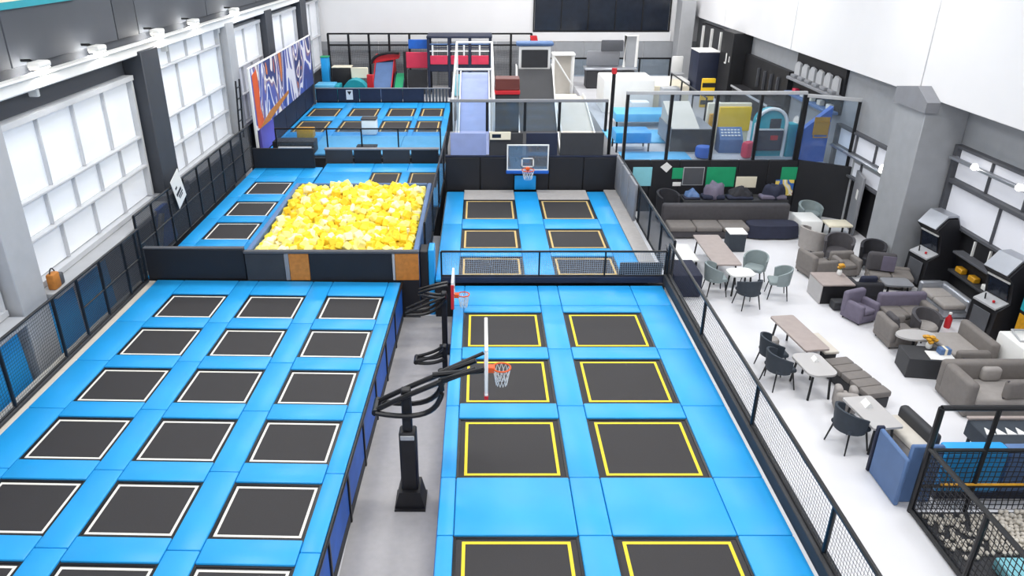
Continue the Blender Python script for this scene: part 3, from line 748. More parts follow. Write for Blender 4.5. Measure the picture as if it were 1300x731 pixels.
for sx in (-.78, .82): obj('post', MB().tube([(sx, 0, 0), (sx, 0, 3.2)], .05), 'white', wf); obj('post', MB().tube([(sx, 6.5, 0), (sx, 6.5, 4.6)], .05), 'white', wf); obj('top_rail', MB().tube([(sx, 0, 3.2), (sx, 6.5, 4.6)], .05), 'white', wf)
for yy, zz in ((0, 3.2), (6.5, 4.6), (3.2, 3.9)): obj('cross_rail', MB().tube([(-.78, yy, zz), (.82, yy, zz)], .05), 'white', wf)
slide('ramp_block', 'grey white-edged ramp beside the climbing ramp', 3.6, 5.1, 31.0, 37, 1.7, 3.0, 'beige', 'white', 0, 'ramp')
st_ = thing('soft_steps', 'cream stepped soft blocks behind the ramps', 'steps', (4.3, 39, 1.2))
for k in range(3): obj('step', MB().soft(-.4, .95, k*.9, 2.7, .4*k, .4*(k+1), .05, 2), 'beige' if k % 2 else 'cream', st_)

# ================================================================== RIGHT-REAR PLAY ENCLOSURE
ZP = 1.9
struct('floor_play', MB().box(5.75, 13.9, 29.25, 51.3, 0, ZP), 'floor_far', label='raised floor of the glazed play area', cat='floor')
en = thing('partition_wall', 'black partition wall with pictures behind the lounge', 'partition', (0, 29.05, 0))
for k in range(6): obj('panel', MB().soft(5.6+k*1.17, 5.6+(k+1)*1.17-.02, -.06, .1, 0, 2.12, .015, 1), 'black_panel', en)
obj('side_panel', MB().prism([(12.62, -.06), (14.3, -1.1), (14.3, -.95), (12.62, .1)], 0, 2.12, 'z'), 'black_panel', en)
glass_rail('glass_screen', 'tall glass screen with black posts above the black partition', (5.65, 29.1), (12.45, 29.1), 2.55, [1.7, 3.45, 5.15], 2.12, .0, top_m='grey_light', pr=.06, cat='screen')
glass_rail('glass_screen', 'angled blue glass screen at the end of the black partition', (12.55, 29.1), (14.15, 28.2), 2.45, [], 2.12, .0, top_m='grey_light', pr=.06, cat='screen')
bl = thing('blue_slope', 'blue sloping padded board behind the angled screen', 'pad', (13.3, 29.6, ZP))
obj('board', MB().prism([(-.6, 0), (.55, 0), (.55, 2.2), (-.6, 1.2)], 0, .3, 'y'), 'blue_panel', bl)
obj('frame', MB().ring(-.1, .5, -.03, 0, .01, 1.1, 1.8).tube([(-.05, -.03, 1.0), (.5, -.03, 1.0), (.5, -.03, 1.6), (-.05, -.03, 1.6)], .03, 6, True), 'gold', bl)
# pictures on partition
def sign(name, label, u0, v0, u1, v1, m, cat='picture', frame=None, y=28.985):
    a, b = AY(u0, v0, y), AY(u1, v1, y)
    t = thing(name, label, cat, ((a.x+b.x)/2, y, b.z)); hw = abs(b.x-a.x)/2; h = a.z-b.z
    obj('backing', MB().soft(-hw, hw, -.02, 0, 0, h, .006, 1), frame or m, t)
    obj('sheet', MB().box(-hw+.03, hw-.03, -.026, -.02, .03, h-.03), m, t)
    return t
sign('poster', 'pale teal poster at the corner of the black partition', 804, 212, 826, 236, 'cyan_pale')
sign('poster', 'small green square poster beside the white kite sign', 854, 213, 866, 227, 'green')
sign('label_card', 'small white card below the small green poster', 854, 231, 864, 236, 'white')
sign('poster', 'large green poster with white lower corner on black partition', 898, 212, 931, 237, 'green')
sign('poster', 'cream notice board with dark figures on black partition', 935, 224, 959, 238, 'cream')
sign('poster', 'green poster partly covered by hanging clothes', 993, 212, 1010, 228, 'green')
sign('wall_screen', 'grey screen in a thin white frame on black partition', 868, 212, 892, 235, 'grey_dark', 'screen', 'grey_light')
kt = thing('kite_sign', 'white diamond-shaped kite sign on black partition', 'sign', AY(846, 212, 28.985))
obj('kite', MB().prism([(-.24, 0), (0, .2), (.22, .02), (.02, -.22)], -.02, 0, 'y'), 'white', kt)
sign('picture', 'blue white picture board on a stand by the partition', 985, 228, 1005, 248, 'cloth_print', y=28.96)

# things inside the play area
def block(name, label, cat, loc, size, m, r=.05, rz=0, legs=None, top=None, ledge=None):
    t = thing(name, label, cat, loc, rz); sx, sy, sz = size[0]/2, size[1]/2, size[2]; z0 = legs or 0
    obj('body', MB().soft(-sx, sx, -sy, sy, z0, sz, r, 2), m, t)
    if legs:
        for a in (-1, 1):
            for b in (-1, 1): obj('leg', MB().tube([(a*(sx-.08), b*(sy-.08), 0), (a*(sx-.08), b*(sy-.08), z0+.02)], .04, 6), 'black_metal', t)
    if top: obj('top', MB().soft(-sx-.02, sx+.02, -sy-.02, sy+.02, sz, sz+.06, .02, 1), top, t)
    return t
block('padded_table', 'blue padded table on black legs in the glazed play area', 'table', (6.4, 31.6, ZP), (1.5, 1.2, .85), 'blue_pad', .06, 0, .4)
block('padded_table', 'pale blue padded platform behind the blue table', 'table', (7.8, 36.3, ZP), (2.8, 1.6, .7), 'blue_pad_pale', .06, 0, .3)
block('soft_block', 'large white cube block in the glazed play area', 'block', (7.6, 40.2, ZP), (2.6, 2.4, 1.7), 'white', .08)
block('soft_block', 'cream low block beside the large white cube', 'block', (10.0, 41.2, ZP), (2.0, 2.2, 1.2), 'cream', .08)
block('soft_block', 'long white platform beside the black column', 'block', (10.9, 45.5, ZP), (2.6, 2.0, .7), 'white', .08)
block('floor_mat', 'pale blue floor mat spread behind the glass screen', 'mat', (7.0, 33.8, ZP), (2.6, 2.4, .08), 'blue_pad_pale', .03)
block('floor_mat', 'pale lilac floor mat below the blue padded table', 'mat', (7.2, 30.3, ZP), (2.8, 1.4, .06), 'blue_pad_pale', .02)
rk = thing('wedge_ramp', 'grey wedge ramp with black front inside the play area', 'ramp', (8.9, 31.2, ZP))
obj('front', MB().soft(-.9, .9, -.05, .05, 0, .95, .02, 1), 'black_panel', rk)
obj('deck', MB().prism([(0.06, .95), (2.4, .95), (2.4, .2), (.06, .2)], -.9, .9, 'x'), 'grey_mid', rk)
obj('wedge', MB().prism([(.1, .95), (2.2, 1.7), (2.3, .95)], -.85, .3, 'x'), 'beige', rk)
ot = thing('round_stool', 'round blue stool against the glass screen', 'stool', (9.15, 30.2, ZP))
obj('cushion', MB().lathe([(.3, .05), (.34, .12), (.34, .4), (.3, .48), (.1, .5)], 18), 'blue_panel', ot); obj('foot', MB().lathe([(.26, 0), (.26, .05)], 18), 'black', ot)
yw = thing('play_wall', 'yellow and cream play wall behind the glass screen', 'wall panel', (10.75, 32.7, ZP))
obj('panel', MB().soft(-.9, 1.0, 0, .15, 0, 1.75, .03, 1), 'cream', yw)
obj('panel', MB().soft(-.4, 1.0, -.1, 0, .55, 1.6, .03, 1), 'yellow', yw)
obj('stripe', MB().soft(-.8, -.55, -.12, 0, 0, 1.3, .03, 1), 'gold', yw)
kb = thing('play_console', 'blue play console with white key rows before the yellow wall', 'console', (10.5, 31.3, ZP)); kb.scale = (.8, .8, .8)
obj('body', MB().prism([(-.4, 0), (.4, 0), (.4, 1.2), (.1, 1.25), (-.4, .7)], -.6, .6, 'x'), 'slate_blue', kb)
for r_ in range(3):
    for c_ in range(6): obj('key', MB().soft(-.52+c_*.175, -.52+c_*.175+.12, -.3+r_*.13, -.3+r_*.13+.09, .86+r_*.12, .92+r_*.12, .01, 1), 'white', kb)
pr_ = block('soft_roll', 'pink soft roll leaning behind the glass screen', 'cushion', (10.95, 30.2, ZP), (.5, .4, .7), 'pink_red', .15, .5)
bo_ = thing('arch_booth', 'teal arch booth with white rim behind the glass screen', 'booth', (11.85, 30.4, ZP))
arch = [(-.62, 0), (.62, 0), (.62, 1.35)] + [(.62*math.cos(PI*k/10), 1.35+.6*math.sin(PI*k/10)) for k in range(1, 10)] + [(-.62, 1.35)]
obj('back', MB().prism(arch, .1, .5, 'y'), 'teal', bo_)
obj('rim', MB().tube([(-.62, .05, 0), (-.62, .05, 1.35)] + [(-.62*math.cos(PI*k/10), .05, 1.35+.6*math.sin(PI*k/10)) for k in range(1, 10)] + [(.62, .05, 1.35), (.62, .05, 0)], .07, 8), 'white', bo_)
obj('counter', MB().soft(-.52, .52, -.05, .12, .25, 1.1, .03, 1), 'navy', bo_)
obj('screen', MB().soft(-.05, .4, .05, .1, 1.15, 1.55, .02, 1), 'screen', bo_); obj('shelf', MB().soft(-.5, .5, -.08, .1, 1.1, 1.15, .01, 1), 'white', bo_)
obj('toy', MB().soft(.0, .3, -.1, -.05, .7, .9, .02, 1), 'red', bo_)
tp = block('teal_panel', 'teal side panel beside the arch booth', 'panel', (12.75, 30.6, ZP), (.35, .5, 1.35), 'teal', .03)
ws = block('warning_board', 'black and yellow striped board at the dark column', 'board', (12.1, 40.6, ZP), (.7, .2, 1.5), 'yellow', .03)
for k in range(3): obj('stripe', MB().box(-.34, .34, -.11, -.1, .15+.45*k, .38+.45*k), 'black', ws)
for k, (xx, yy, zz) in enumerate(((9.1, 34.3, 1.0), (8.0, 38.1, .8), (9.6, 38.6, 1.4))):
    block('soft_block', ['small white block behind the grey wedge ramp', 'white bench block before the large white cube', 'grey upright block beside the cream block'][k], 'block', (xx, yy, ZP), (.9, .7, zz), ['white', 'white', 'grey_light'][k], .06)
fence('net_screen', 'thin black framed net inside the play area', (9.85, 33.0), (9.85, 39.6), 1.9, [2.2, 4.4], z0=ZP, net='net_black', bottom=False)
# far-right dark recess and upper seat shelf on right wall
rc = thing('wall_recess', 'dark recessed booth along the side wall behind the play area', 'booth', (13.9, 35, 0))
obj('back', MB().box(.15, .4, 0, 6.1, ZP, 4.6), 'black', rc)
obj('counter', MB().soft(-.5, .15, .3, 5.8, 2.9, 3.05, .02, 1), 'black_panel', rc)
obj('counter_edge', MB().soft(-.55, -.5, .3, 5.8, 2.95, 3.05, .01, 1), 'grey_light', rc)
obj('counter_front', MB().box(-.45, -.35, .3, 5.8, ZP, 2.9), 'black', rc)
for k in range(4): obj('bar', MB().soft(.02, .15, 1+k*.9, 1.06+k*.9, 3.3, 4.2, .01, 1), 'grey_dark', rc)
rc = thing('wall_recess', 'dark glazed recess between black and pale columns', 'booth', (13.9, 43.4, 0))
obj('back', MB().box(.15, .4, 0, 6.6, ZP, 5.3), 'charcoal', rc)
for k in range(4): obj('mullion', MB().soft(0, .15, .2+k*1.9, .32+k*1.9, 2.4, 5.2, .01, 1), 'white', rc)
obj('transom', MB().soft(0, .15, .2, 6.2, 3.7, 3.8, .01, 1), 'white', rc)
block('storage_cabinet', 'navy cabinet with white top against the side wall', 'cabinet', (12.9, 44.6, ZP), (1.2, 1.8, 2.4), 'navy', .03, 0, None, 'white')
oc = thing('swivel_chair', 'grey white swivel chair near the pale column', 'chair', (12.3, 48, ZP))
obj('seat', MB().soft(-.35, .35, -.35, .35, .5, .65, .06, 2), 'grey_light', oc); obj('backrest', MB().soft(-.35, .35, .28, .42, .6, 1.6, .06, 2), 'white', oc); obj('stem', MB().tube([(0, 0, .05), (0, 0, .52)], .05), 'grey_dark', oc); obj('foot', MB().lathe([(.35, 0), (.3, .05), (.06, .08)], 14), 'grey_dark', oc)
sh = thing('seat_shelf', 'long dark shelf niche high on the grey side wall', 'shelf', (13.95, 29.9, 4.0))
obj('back', MB().box(.28, .4, 0, 4.9, -.3, 1.5), 'black', sh)
obj('board', MB().soft(-.1, .28, 0, 4.9, .35, .47, .02, 1), 'grey_mid', sh)
obj('board', MB().soft(-.1, .28, 0, 4.9, -.3, -.18, .02, 1), 'slate_blue', sh)
for k in range(6):
    t = thing('folding_stool', 'pale grey folded seat on the high shelf niche', 'seat', (13.98, 30.35+k*.78, 4.47), 0, 'folded seats on the high shelf')
    obj('back_shell', MB().prism([(-.28, 0), (.28, 0), (.3, .5), (.1, .68), (-.25, .62)], .1, .2, 'x'), 'grey_light', t)
    obj('pad', MB().soft(-.08, .1, -.24, .24, 0, .14, .03, 2), 'grey_mid', t)
for k in range(5):
    t = tag(obj('shelf_box', MB().soft(0, .22, -.16, .16, 0, .2, .02, 1), ['white', 'beige', 'cream', 'white', 'pink_red'][k], None, (14.0, 30.5+k*.9, 3.82)), ['white box at the lounge end of the lower niche shelf', 'beige box on the lower niche shelf', 'cream box on the lower niche shelf', 'white box near the far end of the lower niche shelf', 'pink-red box at the far end of the lower niche shelf'][k], 'box')

# ---- far right wall windows, door, lamps (lounge)
def window_right(n, y0, y1, z0, zm, z1, cols_lo, cols_hi, label, xw=14.35):
    o = struct('window_%d' % n, None, None, (xw, y0, 0), 0, label, 'window'); W_ = y1-y0
    obj('window_frame', MB().box(-.22, 0, 0, .16, z0, z1).box(-.22, 0, W_-.16, W_, z0, z1).box(-.22, 0, .16, W_-.16, z1-.08, z1).box(-.22, 0, .16, W_-.16, z0, z0+.08), 'grey_dark', o)
    obj('transom', MB().soft(-.26, 0, .16, W_-.16, zm-.07, zm+.07, .02, 1), 'grey_dark', o)
    for (a0, a1, nc) in ((z0+.08, zm-.07, cols_lo), (zm+.07, z1-.08, cols_hi)):
        pw_ = (W_-.32)/nc
        for c in range(nc):
            obj('pane', MB().box(-.08, -.03, .18+c*pw_, .14+(c+1)*pw_, a0+.01, a1-.01), 'pane_lavender', o)
            if c: obj('mullion', MB().soft(-.16, 0, .16+c*pw_-.03, .16+c*pw_+.03, a0, a1, .01, 1), 'grey_dark', o)
window_right(7, 17.6, 22.85, 1.95, 3.22, 4.3, 2, 3, 'large pale window above the arcade cabinets', XA)
window_right(8, 8.0, 17.4, 1.95, 3.22, 4.3, 4, 4, 'long pale window at the near end of the lounge wall', XA)
window_right(9, 24.8, 29.7, 1.75, 2.6, 3.45, 2, 3, 'small pale window above the lounge door')
lb = thing('lamp_bar', 'white lamp bar with bright bulbs at the top of the lounge window', 'lamp', (XA-.42, 17.4, 3.9))
obj('bar', MB().soft(0, .14, 0, 5.3, 0, .1, .02, 1), 'silver', lb); obj('bracket', MB().box(.14, .2, .1, .2, 0, .1).box(.14, .2, 5.1, 5.2, 0, .1), 'silver', lb)
for yy in (.6, 1.9, 3.9): obj('bulb', MB().lathe([(.03, .02), (.09, .06), (.1, .12), (.06, .2)], 12, (-.06, yy)), 'lamp', lb)
lb = thing('lamp_bar', 'short lamp bar with one bulb beside the grey column', 'lamp', (XR-.42, 24.9, 2.6))
obj('bar', MB().soft(0, .14, 0, 4.6, 0, .09, .02, 1), 'silver', lb); obj('bulb', MB().lathe([(.03, .1), (.12, .14), (.12, .3), (.05, .4)], 12, (-.02, .3)), 'lamp', lb); obj('bracket', MB().box(.14, .2, .1, .2, 0, .09), 'silver', lb)
dr = struct('door_1', MB().box(-.06, 0, 0, 3.0, 0, 2.35), 'black', (XR, 24.9, 0), 0, 'dark doorway with grey open door leaf beside the grey column', 'door')
obj('frame', MB().box(-.1, 0, -.1, 0, 0, 2.45).box(-.1, 0, 3.0, 3.1, 0, 2.45).box(-.1, 0, 0, 3.0, 2.35, 2.45), 'grey_light', dr)
lf = obj('door_leaf', MB().soft(-.05, .05, 0, 1.2, .02, 2.2, .02, 1), 'grey_mid', dr, (-.45, 1.3, 0)); lf.rotation_euler = (0, 0, -.25)
obj('notice', MB().box(-.06, -.05, .3, .55, 1.3, 1.65), 'white', lf)
obj('switch', MB().box(-.08, -.06, .4, .52, 1.25, 1.4).box(-.08, -.06, .4, .52, 1.55, 1.65), 'white', dr)

# ================================================================== FAR PLAY STRUCTURE
fbw = thing('court_barrier', 'long black padded barrier behind the far trampoline court', 'barrier', (-5.9, 45.6, 0))
for k in range(5): obj('panel', MB().soft(-3.95+k*1.3, -3.95+(k+1)*1.3-.03, -.05, .05, D, 1.98, .02, 1), 'navy', fbw)
obj('core', MB().box(-3.95, 4.1, .0, .05, 0, D), 'black', fbw)
for k in range(7): obj('slat', MB().soft(2.6+k*.2, 2.6+k*.2+.12, -.05, .05, D, 1.98, .02, 1), 'grey_dark', fbw)
obj('top_rail', MB().soft(-4.0, 4.1, -.07, .07, 1.98, 2.04, .02, 1), 'grey_mid', fbw)
obj('notice', MB().box(-2.15, -1.75, -.06, -.05, 1.35, 1.92), 'white', fbw); obj('notice_mark', MB().prism([(-2.08, 1.84), (-1.82, 1.84), (-1.95, 1.62)], -.065, -.06, 'y'), 'black', fbw)
struct('floor_far', MB().box(-10.3, -1.4, 45.8, 51.3, 0, D), 'floor_far', label='raised floor of the far play structure', cat='floor')
nf = thing('climbing_grid', 'tall black grid frame with netting along the far wall', 'frame', (0, 50.9, D))
for k in range(11):
    xx = -9.9 + k*1.32
    obj('post', MB().soft(xx-.07, xx+.07, -.07, .07, 0, 3.35, .02, 1), 'black_metal', nf)
    if k < 10: obj('net_panel', MB().add([(xx+.07, 0, 0), (xx+1.25, 0, 0), (xx+1.25, 0, 2.6), (xx+.07, 0, 2.6)], [(0, 1, 2, 3)]), 'net_black', nf)
for zz in (2.65, 3.35): obj('rail', MB().soft(-9.95, 3.35, -.06, .06, zz-.05, zz+.05, .02, 1), 'black_metal', nf)
def AZ(u, v, y, z): 
    p = AY(u, v, y); return (p.x, y, z)
pt = thing('play_tower', 'dark play tower with pink-red panels and white roof rails', 'play structure', (-1.3, 48.0, D))
for xx in (-1.85, -.6, .65, 1.9):
    for yy in (-.9, .9): obj('post', MB().soft(xx-.08, xx+.08, yy-.08, yy+.08, 0, 3.6, .02, 1), 'navy', pt)
obj('deck', MB().soft(-1.9, 1.95, -.95, .95, 1.55, 1.95, .02, 1), 'navy', pt)
for k in range(3): obj('panel', MB().soft(-1.75+k*1.25, -.7+k*1.25, -.98, -.9, 1.98, 2.5, .02, 1), 'pink_red', pt)
for k in range(3): obj('rail', MB().tube([(-1.85, -.9, 2.75+.2*k), (1.9, -.9, 2.75+.2*k)], .04), ['white', 'navy', 'slate_blue'][k], pt)
for k in range(4): obj('baluster', MB().tube([(-1.6+k*.95, -.92, 2.5), (-1.6+k*.95, -.92, 3.1)], .06), 'white', pt)
obj('roof', MB().soft(-1.95, 2.0, -1, 1, 3.5, 3.62, .02, 1), 'navy', pt)
obj('door_panel', MB().soft(-.3, .4, -1.0, -.94, .1, 1.4, .02, 1), 'cyan_pale', pt); obj('door_panel', MB().soft(1.0, 1.5, -1.0, -.94, .1, 1.4, .02, 1), 'white', pt)
rp_ = thing('play_tower', 'low play tower with big pink-red panel and dark gate', 'play structure', (-3.95, 48.2, D))
obj('panel', MB().soft(-.75, .75, -.1, .1, 1.6, 2.55, .03, 1), 'pink_red', rp_); obj('gate', MB().soft(-.6, .6, -.06, .06, 0, 1.5, .03, 1), 'charcoal', rp_)
for xx in (-.75, .75): obj('post', MB().soft(xx-.09, xx+.09, -.12, .12, 0, 2.6, .02, 1), 'black', rp_)
obj('sign', MB().soft(-.5, .7, -.05, .05, 2.75, 3.3, .02, 1), 'blue_panel', rp_)
sl = slide('slide', 'blue slide with red hood in the far play area', -6.72, -5.5, 46.4, 49.5, 1.3, 3.0, 'slate_blue', 'red', .2, base=D)
obj('hood', MB().prism([(-.8, 1.7), (.9, 2.0), (.9, 2.25), (-.6, 2.2)], 3.0, 3.8, 'y'), 'red', sl); obj('hood_rim', MB().tube(arcpts((-.85, 2.95, 1.7), (.95, 2.95, 2.35), (-.7, 2.95, 2.45), 8), .09), 'black', sl)
obj('barrier', MB().soft(-.75, -.35, -.15, .0, .5, 1.5, .03, 1), 'red', sl)
gs = slide('slide', 'green and dark slide between slide hood and gate', -5.4, -4.75, 46.5, 48.6, 1.35, 2.3, 'green', 'navy', 0, base=D)
ht = thing('play_house', 'turquoise domed play house with white sign', 'play house', (-7.68, 46.9, D))
obj('dome', MB().prism([(-.8, 0), (.8, 0)] + [(.8*math.cos(PI*k/10), .25+.9*math.sin(PI*k/10)) for k in range(0, 11)], -.4, .5, 'y'), 'teal', ht)
obj('sign', MB().soft(-.3, .75, .5, .6, 1.1, 1.75, .03, 1), 'cream', ht)
bs = block('ball_basin', 'pale blue basin with darker end in the far play area', 'basin', (-9.45, 46.8, D), (1.2, 1.2, .9), 'blue_pad_pale', .06); obj('end', MB().soft(.6, .88, -.6, .6, 0, .85, .05, 2), 'teal', bs)
ks = block('blue_board', 'tall blue board with green cap by the wall corner', 'board', (-9.75, 48.6, D), (.5, .5, 2.2), 'blue_pad', .06, 0, None, 'green')
block('crate_box', 'dark crate with tan top beside the play house', 'crate', (-8.7, 48.6, D), (1.2, .8, 1.6), 'black', .03, 0, None, 'cream')
# right part of far area
rd = thing('red_post', 'tall leaning red padded post before the far panels', 'post', (3.5, 50.2, D))
obj('pad', MB().prism([(-.35, 3.3), (.1, 3.3), (.55, 1.4), (.3, 1.4)], -.15, .15, 'y').soft(.25, .6, -.15, .15, 0, 1.45, .04, 1), 'red', rd)
yc = thing('ride_car', 'yellow toy car with purple side beside the climbing ramp', 'toy car', (4.1, 48.6, 1.2))
obj('body', MB().soft(-.35, .5, -.5, .5, .1, 1.0, .08, 2), 'yellow', yc); obj('window', MB().soft(-.15, .3, -.53, -.48, .4, .8, .02, 1), 'black', yc); obj('side', MB().soft(-.6, -.35, -.4, .4, .1, .9, .06, 2), 'purple', yc)
for sx in (-.3, .4): obj('wheel', MB().tube([(sx, -.52, .16), (sx, .52, .16)], .16, 12), 'black', yc)
wc = thing('display_cabinet', 'white framed open cabinet with diagonal brace', 'cabinet', (5.05, 47.4, 1.2))
for a in (-.6, .6):
    for b in (-.4, .4): obj('post', MB().soft(a-.06, a+.06, b-.06, b+.06, 0, 2.5, .02, 1), 'white', wc)
obj('top', MB().soft(-.7, .7, -.5, .5, 2.5, 2.62, .02, 1), 'white', wc); obj('back', MB().soft(-.55, .55, .36, .4, .1, 2.4, .01, 1), 'beige', wc); obj('brace', MB().tube([(-.55, -.42, 2.4), (.55, -.42, .8)], .05), 'white', wc)
kk = thing('reception_kiosk', 'grey reception kiosk with white frame and dark counter', 'kiosk', (7.8, 46.6, ZP)); kk.scale = (1.2, 1, 1.2)
obj('counter', MB().soft(-1.2, 1.2, -.5, .5, 0, .9, .05, 1), 'charcoal', kk); obj('worktop', MB().soft(-1.3, 1.3, -.6, .6, .9, 1.0, .03, 1), 'silver', kk)
obj('screen_panel', MB().soft(-1.15, .5, .2, .35, 1.0, 1.75, .1, 2), 'grey_mid', kk); obj('monitor', MB().soft(-.5, .6, -.1, 0, 1.75, 2.3, .05, 2), 'grey_dark', kk)
obj('side_frame', MB().tube([(.7, 0, 1.0), (.7, 0, 2.5), (1.3, 0, 2.5), (1.3, 0, 1.0)], .07, 6), 'white', kk); obj('side_panel', MB().soft(.75, 1.25, .02, .06, 1.0, 2.45, .01, 1), 'panel_grey', kk); obj('base_unit', MB().soft(-.2, 1.1, -.56, -.5, .3, .8, .02, 1), 'navy', kk)
# upper dark windows on far wall
wd = struct('window_10', None, None, (3.45, YB, 4.65), 0, 'dark glazed viewing windows high on the far wall', 'window')
obj('window_frame', MB().box(0, 9.0, -.12, -.02, -.1, 0).box(0, .08, -.12, -.02, 0, 4).box(8.92, 9.0, -.12, -.02, 0, 4), 'black_metal', wd)
for k in range(5):
    a = .08+k*1.768
    obj('pane', MB().box(a+.03, a+1.74, -.08, -.04, 0, 4), 'screen', wd)
    if k: obj('mullion', MB().box(a-.04, a+.03, -.13, -.02, 0, 4), 'black_metal', wd)
wp_ = struct('trim_4', MB().soft(3.45, 12.6, YB-.1, YB, 3.95, 4.6, .02, 1), 'white_wall', label='white band below the dark viewing windows', cat='trim')
glass_rail('glass_screen', 'dark post and glass screen before the far grey panels', (3.6, 50.6), (12.4, 50.6), 1.1, [1.5, 3.4, 5.0, 6.8], ZP, 0, pr=.05, cat='screen')

# mural
mu = thing('mural_board', 'long painted mural board with blue, white and orange shapes', 'mural', (-9.75, 32.4, 2.45))
obj('board', MB().soft(-.05, .02, 0, 12.2, 0, 2.65, .01, 1), 'mural', mu)
obj('orange_figure', MB().prism([(.25, 2.35), (.95, 2.5), (1.1, 1.6), (.95, .9), (1.3, .25), (.75, .02), (.3, .1)], .02, .03, 'x'), 'orange', mu)
obj('orange_band', MB().prism([(.4, .02), (2.2, .02), (6.2, .55), (6.2, .7), (2.4, .42)], .02, .032, 'x'), 'wood_orange', mu)
obj('edge_post', MB().soft(-.06, .05, -.12, 0, -1.2, 2.7, .02, 1), 'white', mu)
obj('edge_post', MB().soft(-.06, .05, 12.2, 12.32, -1.2, 2.7, .02, 1), 'grey_dark', mu)
obj('top_trim', MB().soft(-.07, .04, 0, 12.2, 2.65, 2.71, .02, 1), 'white', mu)
ml = thing('padded_wall', 'navy padded wall below the painted mural', 'wall panel', (-10.0, 33.6, D))
for k in range(5): obj('panel', MB().soft(-.05, .1, k*2.3, k*2.3+2.27, 0, 1.3, .03, 1), 'navy' if k else 'purple', ml)
rb = block('roller_box', 'small cream bin with dark lid between far trampolines', 'bin', (-5.55, 37.4, D), (.75, .6, .75), 'white', .08, 0, None, 'charcoal')
block('gold_box', 'golden open box beside the mural', 'box', (-8.6, 36.7, D), (.8, .6, .45), 'gold', .03)
block('gold_box', 'flat black and gold box before the glass railing', 'box', (-5.2, 33.85, D), (.9, .4, .25), 'gold', .03, 0, None, 'black')
db = block('foam_wedge', 'black padded block on pale pads below the mural', 'block', (-8.5, 33.95, D), (1.9, .8, .55), 'black_panel', .04)
lad = thing('wall_ladder', 'black metal ladder frame leaning by the window before the mural', 'ladder', (-10.05, 31.0, 2.44))
for dy in (0, .5): obj('rail', MB().tube([(0, dy, 0), (.1, dy+.1, 2.4)], .04, 6), 'black_metal', lad)
for k in range(5): obj('rung', MB().tube([(.02*k, .02*k, .3+.45*k), (.02*k, .5+.02*k, .3+.45*k)], .03, 6), 'black_metal', lad)
ns = thing('notice_sheet', 'white notice sheet with dark print hung on the window fence', 'notice', (-9.72, 23.0, 2.15))
s_ = obj('sheet', MB().box(0, .015, 0, .75, 0, 1.05), 'white', ns); s_.rotation_euler = (.35, 0, 0)
for a, b, c, d in ((.15, .3, .62, .7), (.1, .55, .4, .5), (.2, .6, .3, .36), (.25, .55, .22, .27)): 
    q_ = obj('print', MB().box(.016, .018, a, b, c, d), 'black', ns); q_.rotation_euler = (.35, 0, 0)
bp = thing('base_cover', 'blue and grey slanted cover at the foot of the dark column', 'cover', (-10.05, 22.2, D))
obj('side', MB().prism([(-.2, 0), (.9, 0), (.5, 1.25), (-.2, 1.25)], -.05, .1, 'x'), 'blue_panel', bp); obj('strut', MB().prism([(-1.0, 0), (-.7, 0), (-.05, 1.1), (-.25, 1.15)], .1, .2, 'x'), 'grey_mid', bp)
# behind near fence
for yy, ll in ((16.0, 'blue crash mat leaning below the window ledge past the pale column'), (11.7, 'blue crash mat leaning below the window ledge before the pale column')):
    cmx = thing('crash_mat', ll, 'mat', (-10.28, yy, 0))
    obj('mat', MB().prism([(-.35, 0), (.05, 0), (-.05, 2.2), (-.4, 2.2)], 0, 3.0, 'y'), 'blue_pad', cmx); obj('strap', MB().prism([(.055, 0), (.075, 0), (-.025, 2.2), (-.045, 2.2)], 1.2, 1.3, 'y'), 'grey_light', cmx)
bgm = block('sill_box', 'small orange and grey bag on the window ledge', 'bag', (-10.2, 16.3, 2.44), (.2, .3, .4), 'wood_orange', .05); obj('pocket', MB().soft(-.08, .08, .12, .34, 0, .3, .04, 2), 'grey_dark', bgm); obj('handle', MB().tube(arcpts((0, -.1, .4), (0, .12, .4), (0, 0, .62), 6), .015, 6), 'black', bgm)

# ================================================================== LOUNGE FURNITURE
def rrect(hx, hy, r, n=4):
    out = []
    for cx, cy, a in ((hx-r, hy-r, 0), (-hx+r, hy-r, 90), (-hx+r, -hy+r, 180), (hx-r, -hy+r, 270)):
        for k in range(n+1): t = math.radians(a+90*k/n); out.append((cx+r*math.cos(t), cy+r*math.sin(t)))
    return out
def dining_chair(label, x, y, rz, m='chair_slate', group=None, s=1.0):
    t = thing('dining_chair', label, 'chair', (x, y, 0), rz, group); t.scale = (s, s, s)
    obj('seat', MB().soft(-.26, .26, -.26, .24, .42, .52, .04, 2), m, t)
    obj('backrest', MB().shell(.3, -15, 195, .42, .88, .045, 14, .04, .14), m, t)
    for a in (-1, 1):
        for b in (-1, 1): obj('leg', MB().tube([(a*.2, b*.19, .44), (a*.27, b*.26, 0)], .02, 6, r2=.014), 'black_metal', t)
    return t
